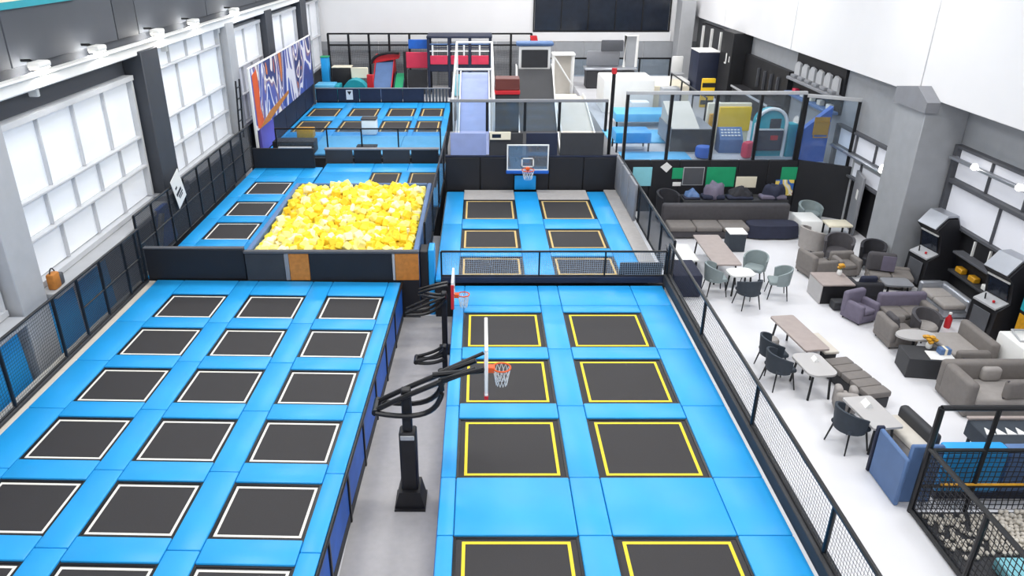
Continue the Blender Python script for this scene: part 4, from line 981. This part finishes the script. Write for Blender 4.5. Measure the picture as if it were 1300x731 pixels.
def armchair(label, x, y, rz, m='sofa_grey', w=.95, d=.9, h=.8, cushion=None, mc=None, name='armchair'):
    t = thing(name, label, 'armchair', (x, y, 0), rz); hw, hd = w/2, d/2
    obj('base', MB().soft(-hw+.02, hw-.02, -hd+.02, hd-.02, .06, .3, .04, 2), m, t)
    obj('seat_cushion', MB().soft(-hw+.17, hw-.17, -hd, hd-.18, .3, .45, .06, 3), mc or m, t)
    obj('backrest', MB().soft(-hw, hw, hd-.2, hd, .2, h, .08, 3), m, t)
    for a in (-1, 1): obj('arm', MB().soft(*(sorted((a*hw, a*(hw-.17)))), -hd, hd-.16, .12, .62, .07, 3), m, t)
    for a in (-1, 1):
        for b in (-1, 1): obj('foot', MB().tube([(a*(hw-.1), b*(hd-.1), 0), (a*(hw-.1), b*(hd-.1), .08)], .025, 6), 'black_metal', t)
    if cushion: 
        c = obj('back_cushion', MB().soft(-.26, .26, -.08, .08, 0, .42, .07, 3), cushion, t, (0, hd-.3, .44)); c.rotation_euler = (-.25, 0, 0)
    return t
def tub_chair(label, x, y, rz, m, h=.85, r=.42, seat=None, legs=True):
    t = thing('tub_chair', label, 'armchair', (x, y, 0), rz)
    obj('seat', MB().lathe([(r-.1, .16), (r-.06, .2), (r-.05, .4), (r-.1, .45), (.05, .46)], 20), seat or m, t)
    obj('backrest', MB().shell(r, -25, 205, .14, h, .09, 16, .05, .18), m, t)
    if legs:
        for k in range(4): a = PI/4+k*PI/2; obj('leg', MB().tube([(.26*math.cos(a), .26*math.sin(a), .2), (.34*math.cos(a), .34*math.sin(a), 0)], .02, 6), 'black_metal', t)
    return t
def sofa(label, x, y, rz, w, d=.95, h=.82, m='sofa_grey', n=2, arms=(1, 1), mc=None, mb=None, name='sofa'):
    t = thing(name, label, 'sofa', (x, y, 0), rz); hw, hd = w/2, d/2
    obj('base', MB().soft(-hw+.02, hw-.02, -hd+.02, hd-.02, .05, .3, .04, 2), m, t)
    obj('backrest', MB().soft(-hw, hw, hd-.22, hd, .2, h, .08, 3), mb or m, t)
    l = -hw + (.2 if arms[0] else .01); r = hw - (.2 if arms[1] else .01); cw_ = (r-l)/n
    for k in range(n): obj('seat_cushion', MB().soft(l+k*cw_+.008, l+(k+1)*cw_-.008, -hd, hd-.2, .3, .46, .06, 3), mc or m, t)
    if arms[0]: obj('arm', MB().soft(-hw, -hw+.2, -hd, hd-.16, .12, .62, .07, 3), m, t)
    if arms[1]: obj('arm', MB().soft(hw-.2, hw, -hd, hd-.16, .12, .62, .07, 3), m, t)
    for a in (-1, 1):
        for b in (-1, 1): obj('foot', MB().tube([(a*(hw-.12), b*(hd-.12), 0), (a*(hw-.12), b*(hd-.12), .08)], .03, 6), 'black_metal', t)
    return t
def table(label, x, y, rz, hx, hy, m='table_grey', h=.74, r=.08, th=.05, legin=.15, name='table', splay=.05):
    t = thing(name, label, 'table', (x, y, 0), rz)
    obj('tabletop', MB().prism(rrect(hx, hy, r), h-th, h, 'z'), m, t)
    for a in (-1, 1):
        for b in (-1, 1): obj('leg', MB().tube([(a*(hx-legin), b*(hy-legin), h-th), (a*(hx-legin+splay), b*(hy-legin+splay), 0)], .03, 6), 'black_metal', t)
    obj('apron', MB().box(-hx+legin, hx-legin, -hy+legin, hy-legin, h-th-.05, h-th), 'black', t)
    return t
# --- group at the bench sofa
bs_ = thing('bench_sofa', 'long grey bench sofa with tall dark backrest below the partition', 'sofa', (9.25, 26.6, 0))
obj('base', MB().soft(-2.3, .62, -.75, .1, .05, .3, .04, 2), 'sofa_dark', bs_)
for k in range(3): obj('seat_cushion', MB().soft(-2.3+k*.98+.01, -2.3+(k+1)*.98-.01, -.8, .08, .3, .48, .06, 3), 'sofa_grey', bs_)
obj('backrest', MB().soft(-2.4, 2.4, .12, .42, 0, 1.05, .1, 3), 'sofa_dark', bs_)
ot_ = thing('draped_ottoman', 'navy cloth draped over a long ottoman beside the bench sofa', 'ottoman', (10.8, 26.15, 0))
obj('core', MB().soft(-.85, .85, -.3, .3, .0, .5, .08, 3), 'fabric_navy', ot_)
rnd = random.Random(3); dv = MB(); n = 40; pv = []
for k in range(n):
    t = 2*PI*k/n; f_ = .94+.04*math.sin(9*t)+.02*rnd.random(); ca, sa = math.cos(t), math.sin(t)
    e = (abs(ca)**4+abs(sa)**4)**-.25
    pv.append((.92*ca*e, .38*sa*e, f_))
vs = [(a, b, .53) for a, b, f_ in pv] + [(a*(1.06*f_+.04), b*(1.1*f_+.06), .06) for a, b, f_ in pv]
dv.add(vs, [tuple(range(n))] + [(k, n+k, n+(k+1) % n, (k+1) % n) for k in range(n)])
obj('cloth', dv, 'fabric_navy', ot_)
table('long greige table in front of the bench sofa', 7.82, 23.05, .0, .44, 1.32, 'wood_greige', .74, .05, name='dining_table')
bc = block('cube_stool', 'dark green-grey cube stool with white top by the bench sofa', 'stool', (9.05, 24.85, 0), (.6, .55, .66), 'chair_slate', .04, 0, None, 'white')
block('low_table', 'low white table between fence and greige table', 'table', (6.85, 23.6, 0), (.8, 1.5, .42), 'white', .04, 0, .34)
block('low_cube', 'dark navy cube seat against the fence beside the greige table', 'seat', (6.35, 21.5, 0), (.9, 1.3, .75), 'fabric_navy', .06)
table('small round-cornered white table among the grey-green chairs', 8.05, 21.2, .1, .4, .32, 'white', .72, .2, name='side_table')
dining_chair('grey-green chair at the fence side of the small white table', 7.3, 21.2, PI/2, 'chair_green', s=1.15)
dining_chair('grey-green chair between greige table and white table', 8.75, 21.95, -.6, 'chair_green', s=1.15)
dining_chair('grey-green chair turned away from the small white table', 9.15, 20.95, -PI/2-.2, 'chair_green', s=1.12)
dining_chair('dark framed chair at the aisle end of the white table', 8.0, 20.25, PI+.2, 'chair_slate', s=1.1)
# --- cluster A
tub_chair('light grey tub chair nearest the lounge door', 11.78, 24.75, PI*.6, 'sofa_pale', .9, .46, 'sofa_dark')
tub_chair('dark round-backed chair beside the light grey tub chair', 12.2, 23.72, PI+2.6, 'sofa_dark', .92, .44)
armchair('grey armchair facing the greige cube table', 11.05, 22.65, PI*.5+.2, 'sofa_grey', .95, .95, .82)
armchair('mid grey armchair with rounded arms behind the cube table', 12.0, 22.7, .1, 'sofa_grey', .8, .75, .7)
tub_chair('purple-black tall chair beside the grey column', 13.05, 23.1, -.5, 'sofa_black', .95, .36)
ct = thing('cube_table', 'greige cube coffee table with black side', 'table', (10.75, 20.85, 0))
obj('top', MB().soft(-.5, .5, -.48, .48, .6, .66, .015, 1), 'wood_greige', ct); obj('body', MB().soft(-.46, .48, -.44, .46, 0, .6, .01, 1), 'black', ct); obj('side_panel', MB().soft(-.5, -.46, -.46, .46, 0, .6, .01, 1), 'table_grey', ct)
armchair('navy and charcoal chair beside the greige cube table', 11.72, 20.75, PI, 'sofa_black', .85, .75, .68, 'fabric_navy')
block('low_bench', 'low charcoal bench at the foot of the cube table', 'bench', (10.95, 20.1, 0), (.9, .35, .28), 'charcoal', .05)
sofa('grey sectional sofa below the grey column', 13.05, 21.85, -.3, 1.3, .9, .5, 'sofa_grey', 2, (0, 0))
tc_ = thing('throw_cushion', 'large dark purple cushion propped on the sectional sofa', 'cushion', (12.72, 21.9, .46), -.3); q_ = obj('cushion', MB().soft(-.42, .42, -.12, .12, 0, .62, .11, 4), 'sofa_dark', tc_); obj('side_panel', MB().soft(.0, .4, -.13, -.1, .05, .55, .01, 1), 'sofa_purple', tc_)
table('grey low table before the sectional sofa', 12.8, 20.95, -.1, .42, .3, 'grey_mid', .5, .1, name='coffee_table')
tub_chair('charcoal low chair at the end of the grey low table', 12.65, 20.15, PI, 'sofa_dark', .6, .36)
def flowers(label, loc, m='gold', pot='white'):
    t = thing('flower_vase', label, 'vase', loc)
    obj('vase', MB().lathe([(.05, 0), (.08, .05), (.07, .14), (.05, .18)], 12), pot, t)
    r = random.Random(int(loc[0]*100))
    for k in range(9):
        a = r.uniform(0, 2*PI); rr = r.uniform(.03, .14); z = r.uniform(.2, .36)
        obj('blossom', MB().lathe([(.02, -.03), (.06, 0), (.075, .04), (.03, .07)], 8), m, t, (rr*math.cos(a), rr*math.sin(a), z))
    st2 = MB()
    for k in range(4): st2.tube([(0, 0, .12), (.06*math.cos(k*1.6), .06*math.sin(k*1.6), .24)], .008, 5)
    obj('stem', st2, 'green', t)
flowers('yellow flowers in a vase on the greige cube table', (11.05, 21.1, .66))
# --- cluster B
armchair('purple-grey armchair on a black sled base', 10.98, 19.4, .4, 'sofa_purple', .75, .75, .85)
sofa('grey sofa with dark cushions around the oval table', 12.2, 19.2, .05, 1.4, .85, .82, 'sofa_grey', 2, (0, 1), None, 'sofa_purple')
armchair('grey armchair with charcoal cushion beside the oval table', 11.35, 18.05, PI*.5, 'sofa_grey', .95, .8, .74, 'sofa_dark')
tub_chair('dark tub chair with pale rim behind the oval table', 12.25, 18.25, .2, 'sofa_dark', .8, .36, 'sofa_pale')
ov = thing('oval_table', 'pale oval table top between the grey armchairs', 'table', (11.35, 17.2, 0))
obj('tabletop', MB().prism([(.5*math.cos(2*PI*k/24), .3*math.sin(2*PI*k/24)) for k in range(24)], .64, .69), 'table_grey', ov); obj('stem', MB().tube([(0, 0, .03), (0, 0, .64)], .04), 'black_metal', ov); obj('foot', MB().lathe([(.24, 0), (.22, .03), (.05, .05)], 16), 'black_metal', ov)
bt = thing('box_table', 'charcoal box coffee table with white corner tray', 'table', (11.35, 16.45, 0), -.15)
obj('body', MB().soft(-.6, .55, -.35, .4, 0, .55, .015, 1), 'charcoal', bt); obj('tray', MB().soft(-.1, .5, -.33, .1, .55, .58, .01, 1), 'white', bt)
flowers('yellow flowers on the charcoal box table', (11.45, 16.72, .55))
gb = tag(obj('gift_box', MB().soft(-.14, .14, -.1, .1, 0, .16, .015, 1), 'slate_blue', None, (11.65, 16.4, .582)), 'small blue gift box beside the yellow flowers', 'box')
obj('ribbon', MB().box(-.03, .03, -.105, .105, -.0, .165), 'cream', gb)
sofa('pale grey corner sofa with thick arm facing the box table', 12.55, 17.08, -PI/2, 1.45, 1.0, .85, 'sofa_grey', 1, (0, 1), 'sofa_pale')
tub_chair('navy chair with black legs at the box table', 12.28, 16.0, PI-.4, 'fabric_navy', .72, .27)
sofa('silver-grey sofa along the wall between the arcade cabinets', 13.82, 20.1, -PI/2+.0, 1.5, .85, .6, 'silver', 2, (1, 0), 'sofa_pale')
rbt = thing('red_bottle', 'small red bottle on the floor between sofa and arcade cabinet', 'bottle', (13.3, 18.9, 0)); obj('body', MB().lathe([(.08, 0), (.09, .04), (.09, .28), (.04, .36), (.04, .42)], 12), 'red', rbt); obj('cap', MB().lathe([(.045, .42), (.045, .47)], 10), 'white', rbt)
# --- table with quilted bench
table('long greige table with black legs in the open lounge floor', 8.32, 17.25, .12, .33, .95, 'wood_greige', .74, .06, name='dining_table')
tt = thing('bench_table', 'greige bench continuing from the long table', 'bench', (8.95, 17.2, 0), .12); obj('top', MB().soft(-.2, .2, -.52, .52, .38, .46, .02, 1), 'beige', tt)
for b in (-.4, .4): obj('leg', MB().soft(-.18, .18, b-.04, b+.04, 0, .38, .01, 1), 'charcoal', tt)
table('rounded pale grey table before the slate chairs', 8.06, 15.62, .1, .36, .54, 'table_grey', .74, .2, name='dining_table')
dining_chair('slate chair at the fence side of the rounded table', 7.35, 15.85, PI/2+.2, 'chair_slate', s=1.12)
dining_chair('slate tall chair squeezed between long table and rounded table', 7.45, 16.6, PI/2+.1, 'chair_slate', s=1.12)
ot2 = thing('round_stool', 'small grey round stool under the long greige table', 'stool', (7.75, 17.5, 0)); obj('cushion', MB().lathe([(.18, .02), (.2, .06), (.2, .36), (.16, .42), (.05, .43)], 16), 'sofa_pale', ot2); obj('foot', MB().lathe([(.17, 0), (.17, .02)], 16), 'black', ot2)
qb = thing('quilted_bench', 'grey quilted bench with stitched segments beside the rounded table', 'bench', (9.14, 15.6, 0), .2)
for k in range(5): obj('segment', MB().soft(-.32, .32, -.85+k*.34+.005, -.85+(k+1)*.34-.005, .3, .46, .04, 2), 'sofa_grey', qb)
obj('base', MB().soft(-.3, .3, -.83, .83, .0, .3, .02, 1), 'charcoal', qb)
armchair('small grey chair tucked under the end of the quilted bench', 8.5, 14.72, PI-.2, 'sofa_pale', .5, .45, .55)
# --- last table
table('pale grey rectangular table beside the blue partition', 8.5, 13.6, .12, .34, .6, 'table_grey', .74, .05, name='dining_table')
dining_chair('slate chair at the fence side of the rectangular table', 7.98, 13.4, PI/2+.3, 'chair_slate', s=1.15)
sofa('beige low bench seat opposite the slate chair', 9.25, 13.35, -PI/2+.1, 1.2, .6, .7, 'sofa_pale', 1, (0, 0), 'beige', 'charcoal')
tg = tag(obj('table_card', MB().prism([(-.09, 0), (.09, 0), (0, .12)], -.12, .12, 'y'), 'white', None, (8.5, 13.85, .741)), 'small white folded card on the rectangular table', 'card')
tg = tag(obj('table_card', MB().prism([(-.07, 0), (.07, 0), (0, .1)], -.1, .1, 'y'), 'white', None, (8.15, 15.8, .741)), 'small white folded card on the rounded table', 'card')
# --- big sectional at right edge
sx_ = thing('sectional_sofa', 'large taupe sectional sofa with square backrest near the net frame', 'sofa', (12.1, 15.1, 0))
obj('base', MB().soft(-1.0, 1.3, -.7, .5, .04, .34, .05, 2), 'sofa_grey', sx_); obj('seat_cushion', MB().soft(-.8, 1.25, -.7, .25, .34, .5, .06, 3), 'sofa_pale', sx_)
obj('backrest', MB().soft(-1.02, 1.3, .25, .52, .2, .92, .09, 3), 'sofa_grey', sx_); obj('arm', MB().soft(-1.04, -.78, -.72, .3, .1, .92, .09, 3), 'sofa_grey', sx_); obj('back_cushion', MB().soft(-.2, .25, .08, .28, .5, .85, .08, 3), 'sofa_pale', sx_)
for a in (-.9, 1.2):
    for b in (-.6, .4): obj('foot', MB().tube([(a, b, 0), (a, b, .06)], .03, 6), 'black_metal', sx_)
tc_ = thing('throw_cushion', 'taupe square cushion lying on the sectional sofa', 'cushion', (12.3, 14.5, .5), .1); obj('cushion', MB().soft(-.38, .38, -.1, .1, 0, .48, .09, 4), 'sofa_grey', tc_); obj('piping', MB().tube([(-.36, 0, .02), (.36, 0, .02), (.36, 0, .46), (-.36, 0, .46)], .02, 6, True), 'sofa_dark', tc_)
tc_ = thing('throw_cushion', 'dark folded cushion behind the taupe cushion', 'cushion', (13.0, 14.7, .5), -.4); obj('cushion', MB().soft(-.2, .2, -.1, .1, 0, .4, .08, 3), 'sofa_black', tc_); obj('piping', MB().tube([(-.19, 0, .02), (.19, 0, .02), (.19, 0, .38), (-.19, 0, .38)], .015, 6, True), 'grey_dark', tc_)
armchair('taupe armchair at the far end of the sectional sofa', 13.97, 15.2, PI, 'sofa_pale', .9, .9, .8)
wbx = thing('covered_cabinet', 'white cabinet under translucent cover beside the sectional sofa', 'cabinet', (13.68, 16.25, 0))
obj('body', MB().soft(-.55, .5, -.55, .5, 0, 1.05, .04, 2), 'white', wbx); obj('lid_rim', MB().tube([(-.4, -.1, 1.06), (.35, -.1, 1.06), (.3, .4, 1.1), (-.3, .4, 1.12)], .03, 6, True), 'grey_light', wbx); obj('side_cover', MB().soft(.5, .95, -.6, .3, 0, .85, .12, 3), 'grey_light', wbx)
kt_ = thing('game_table', 'dark game table with white zigzag teeth beside the net frame', 'table', (11.35, 12.9, 0))
obj('body', MB().soft(-.9, 1.1, -.45, .5, .3, .7, .03, 1), 'chair_slate', kt_)
for k in range(8): obj('tooth', MB().prism([(-.85+k*.22, -.1), (-.65+k*.22, -.1), (-.75+k*.22, .15)], .7, .72, 'z'), 'white', kt_)
for a in (-.8, 1.0):
    for b in (-.35, .4): obj('leg', MB().tube([(a, b, 0), (a, b, .3)], .04, 6), 'black_metal', kt_)
obj('rim', MB().soft(-.92, 1.12, .42, .52, .7, .76, .01, 1), 'wood_greige', kt_)
# --- white counter items near partition
block('white_counter', 'low white table at the end of the bench sofa', 'table', (12.3, 26.7, 0), (.85, 1.1, .6), 'white', .1, 0, None, None)
tub_chair('grey-green curved chair behind the low white table', 12.8, 27.6, 0.2, 'chair_green', .8, .42)
block('white_counter', 'small cream table between low white table and door', 'table', (13.3, 26.3, 0), (.9, .7, .5), 'cream', .06, 0, .4)
# seats and clothes heaps in front of partition
tub_chair('black high-back chair with white rim by the partition', 7.3, 27.85, .4, 'sofa_black', 1.2, .42, 'sofa_pale')
def heap(label, loc, m, s, name='clothes_pile', seed=1):
    r = random.Random(seed); bm = bmesh.new(); bmesh.ops.create_icosphere(bm, subdivisions=3, radius=1)
    for v in bm.verts:
        k = 1 + .25*math.sin(5*v.co.x+seed)*math.cos(4*v.co.y+2*seed) + r.uniform(-.05, .05)
        v.co = Vector((v.co.x*s[0]*k, v.co.y*s[1]*k, max(-.0, v.co.z*k)*s[2]))
    me = bpy.data.meshes.new(name); bm.to_mesh(me); bm.free(); me.materials.append(M[m]); me.shade_smooth()
    t = thing(name, label, 'clothes', loc); link('cloth', me, t)
    f2 = MB().soft(-s[0]*1.2, s[0]*.9, -s[1]*1.15, s[1]*.3, 0, s[2]*.28, .06, 3)
    obj('fold', f2, 'fabric_navy' if m != 'fabric_navy' else 'sofa_purple', t)
tb_ = block('bench_shelf', 'low dark bench holding clothes along the black partition', 'bench', (9.95, 28.25, 0), (4.1, .8, .85), 'charcoal', .03)
heap('purple-grey clothes heap on the bench by the screen', (9.15, 28.2, .85), 'sofa_purple', (.42, .3, .6), seed=2)
heap('black clothes heap on the bench below the cream board', (10.2, 28.2, .85), 'sofa_black', (.48, .3, .42), seed=5)
heap('navy clothes heap at the end of the bench', (11.5, 28.2, .85), 'fabric_navy', (.48, .3, .55), seed=8)
heap('blue-grey clothes heap at the fence end of the bench', (8.3, 28.2, .85), 'slate_blue', (.3, .28, .32), seed=11)
# --- arcade cabinets
def arcade(label, x, y, rz):
    t = thing('arcade_cabinet', label, 'arcade cabinet', (x, y, 0), rz)
    side = [(-.38, 0), (.55, 0), (.55, 1.75), (.3, 2.3), (.0, 2.3), (-.3, 1.95), (-.12, 1.75), (-.02, 1.15), (-.34, .95)]
    obj('body', MB().prism(side, -.42, .42, 'x'), 'black', t)
    for s in (-1, 1): obj('side_panel', MB().prism([(a*1.02, b) for a, b in side], s*.42-.0, s*.46, 'x'), 'black_panel', t)
    obj('marquee', MB().prism([(-.32, 1.97), (-.0, 2.34), (.32, 2.34), (.57, 1.8), (.57, 1.86), (.34, 2.4), (-.02, 2.4), (-.36, 2.0)], -.4, .4, 'x'), 'silver', t)
    obj('screen', MB().prism([(-.14, 1.72), (-.04, 1.22), (-.06, 1.22), (-.17, 1.72)], -.34, .34, 'x'), 'screen', t)
    obj('screen_trim', MB().prism([(-.16, 1.78), (-.14, 1.73), (-.18, 1.73), (-.2, 1.78)], -.38, .38, 'x'), 'white', t)
    obj('control_panel', MB().prism([(-.38, .98), (-.02, 1.13), (-.02, 1.17), (-.38, 1.03)], -.4, .4, 'x'), 'grey_light', t)
    obj('button', MB().lathe([(.035, 1.1), (.035, 1.15), (.02, 1.16)], 10, (.15, -.25)), 'red', t)
    obj('joystick', MB().tube([(-.15, -.25, 1.08), (-.15, -.27, 1.25)], .02, 6), 'black', t)
    obj('front_door', MB().soft(-.3, .3, -.405, -.38, .1, .85, .01, 1), 'grey_dark', t)
arcade('black arcade cabinet with silver top beside the grey column', 14.2, 21.95, -PI/2+.15)
arcade('black arcade cabinet with silver top beside the covered cabinet', 14.15, 18.45, -PI/2+.15)
nb = thing('wall_shelf_unit', 'black shelf unit with golden prizes between the arcade cabinets', 'shelf', (XA-.3, 18.95, 0))
obj('back', MB().box(.17, .23, .12, 2.3, 0, 1.9), 'black', nb)
struct('wall_niche', MB().box(XA-.06, XA, 12, 22.88, 0, 1.93), 'black', label='black wall panel behind the arcade cabinets', cat='wall'); obj('shelf', MB().soft(-.15, .17, .12, 2.3, 1.35, 1.42, .01, 1), 'grey_dark', nb); obj('shelf', MB().soft(-.15, .17, .12, 2.3, .75, .82, .01, 1), 'charcoal', nb)
for k in range(3): obj('divider', MB().soft(.1, .17, .3+k*.75, .35+k*.75, 1.42, 1.88, .005, 1), 'white', nb)
for k in range(3):
    tag(obj('prize_box', MB().soft(-.1, .1, -.16, .16, 0, .16, .02, 1), ['gold', 'gold', 'white'][k], None, (XA-.26, 20.9-k*.65, .821)), ['golden prize box at the column end of the black shelf', 'golden prize box in the middle of the black shelf', 'white prize box at the near end of the black shelf'][k], 'box')
ta = thing('vending_cabinet', 'dark cabinet with turquoise panel at the lounge wall', 'cabinet', (XA-.35, 17.25, 0))
obj('body', MB().soft(-.3, .28, -.45, .45, 0, 1.9, .03, 1), 'black', ta); obj('panel', MB().soft(-.34, -.3, -.4, .4, 1.2, 1.75, .01, 1), 'teal', ta); obj('window', MB().soft(-.32, -.3, -.4, .4, .3, 1.1, .01, 1), 'gold', ta)

# ================================================================== NET FRAME AT THE RIGHT EDGE
nfm = thing('net_enclosure', 'black padded net frame enclosure beside the lounge tables', 'net enclosure', (8.3, 11.3, 0))
def pole(n, pts, r=.05, m='black_metal'): return obj(n, MB().tube(pts, r, 8), m, nfm)
pole('post', [(0, 0, 0), (0, 0, 2.38)], .06); pole('post', [(1.05, 0, 0), (1.05, 0, 2.36)], .045); pole('post', [(2.4, 0, 0), (2.4, 0, 2.36)], .045)
pole('top_rail', [(0, 0, 2.38), (4.2, 0, 2.38)], .055); pole('mid_rail', [(0, 0, 1.45), (4.2, 0, 1.45)], .04); pole('lower_rail', [(0, 0, .62), (4.2, 0, .62)], .035)
pole('yellow_rail', [(.4, -.03, .68), (4.2, -.03, .68)], .025, 'gold')
pole('side_rail', [(0, 0, 1.5), (0, -3.8, 1.5)], .05); pole('side_base_rail', [(0, 0, .06), (0, -3.8, .06)], .06); pole('side_post', [(0, -1.75, 0), (0, -1.75, 1.5)], .05); pole('post', [(0, -3.8, 0), (0, -3.8, 1.5)], .05)
for a, b in ((.05, 1.0), (1.1, 2.35), (2.45, 4.2)):
    obj('net_panel', MB().add([(a, 0, .05), (b, 0, .05), (b, 0, 1.42), (a, 0, 1.42)], [(0, 1, 2, 3)]), 'net_coarse', nfm)
for a, b in ((.05, 1.7), (1.8, 3.75)):
    s_ = obj('net_panel', MB().add([(a, 0, .1), (b, 0, .1), (b, 0, 1.46), (a, 0, 1.46)], [(0, 1, 2, 3)]), 'net_coarse', nfm); s_.rotation_euler = (0, 0, -PI/2)
bpn = thing('blue_partition', 'slate blue padded partition board with darker edge', 'partition', (8.05, 11.75, 0))
obj('board', MB().soft(0, .1, -.3, .75, 0, 1.1, .03, 1), 'slate_blue', bpn); obj('edge', MB().soft(-.03, .13, .75, .83, 0, 1.12, .02, 1), 'navy', bpn); obj('end_board', MB().soft(.12, .75, -.2, -.1, 0, 1.35, .03, 1), 'slate_blue', bpn)
bb_ = thing('padded_beam', 'blue padded beam behind the net frame', 'pad', (9.35, 11.75, 0))
obj('pad', MB().soft(-.45, .75, -.15, .15, .2, 1.22, .05, 2), 'blue_pad', bb_); obj('pad', MB().soft(.78, 2.9, -.15, .15, .2, 1.18, .05, 2), 'slate_blue', bb_); obj('foot', MB().soft(-.4, 2.8, -.1, .1, 0, .2, .02, 1), 'navy', bb_)
struct('floor_mat_area', MB().box(8.36, 12.4, 7.4, 11.25, 0, .03), 'charcoal', label='dark rubber floor inside the net frame', cat='floor')
block('floor_mat', 'pale turquoise mat on the floor of the net frame', 'mat', (9.7, 9.2, .03), (1.5, 1.3, .25), 'cyan_pale', .04)
balls = MB(); r = random.Random(4); ic = bmesh.new(); bmesh.ops.create_icosphere(ic, subdivisions=2, radius=.048)
iv = [v.co.copy() for v in ic.verts]; ifc = [[v.index for v in f.verts] for f in ic.faces]; ic.free()
for i in range(34):
    for j in range(15):
        x = 8.45 + i*.1 + (j % 2)*.05; y = 9.75 + j*.095
        if x < 9.3 and (y < 10.0 or r.random() < .35): continue
        if x >= 9.3 and y < 10.05: continue
        balls.add([v + Vector((x + r.uniform(-.008, .008), y + r.uniform(-.008, .008), .08)) for v in iv], ifc)
        if x > 9.6 and r.random() < .5: balls.add([v + Vector((x+.04, y+.04, .158)) for v in iv], ifc)
tag(obj('play_balls', balls, 'beige'), 'loose pale play balls heaped inside the net frame', 'balls', None, 'stuff')
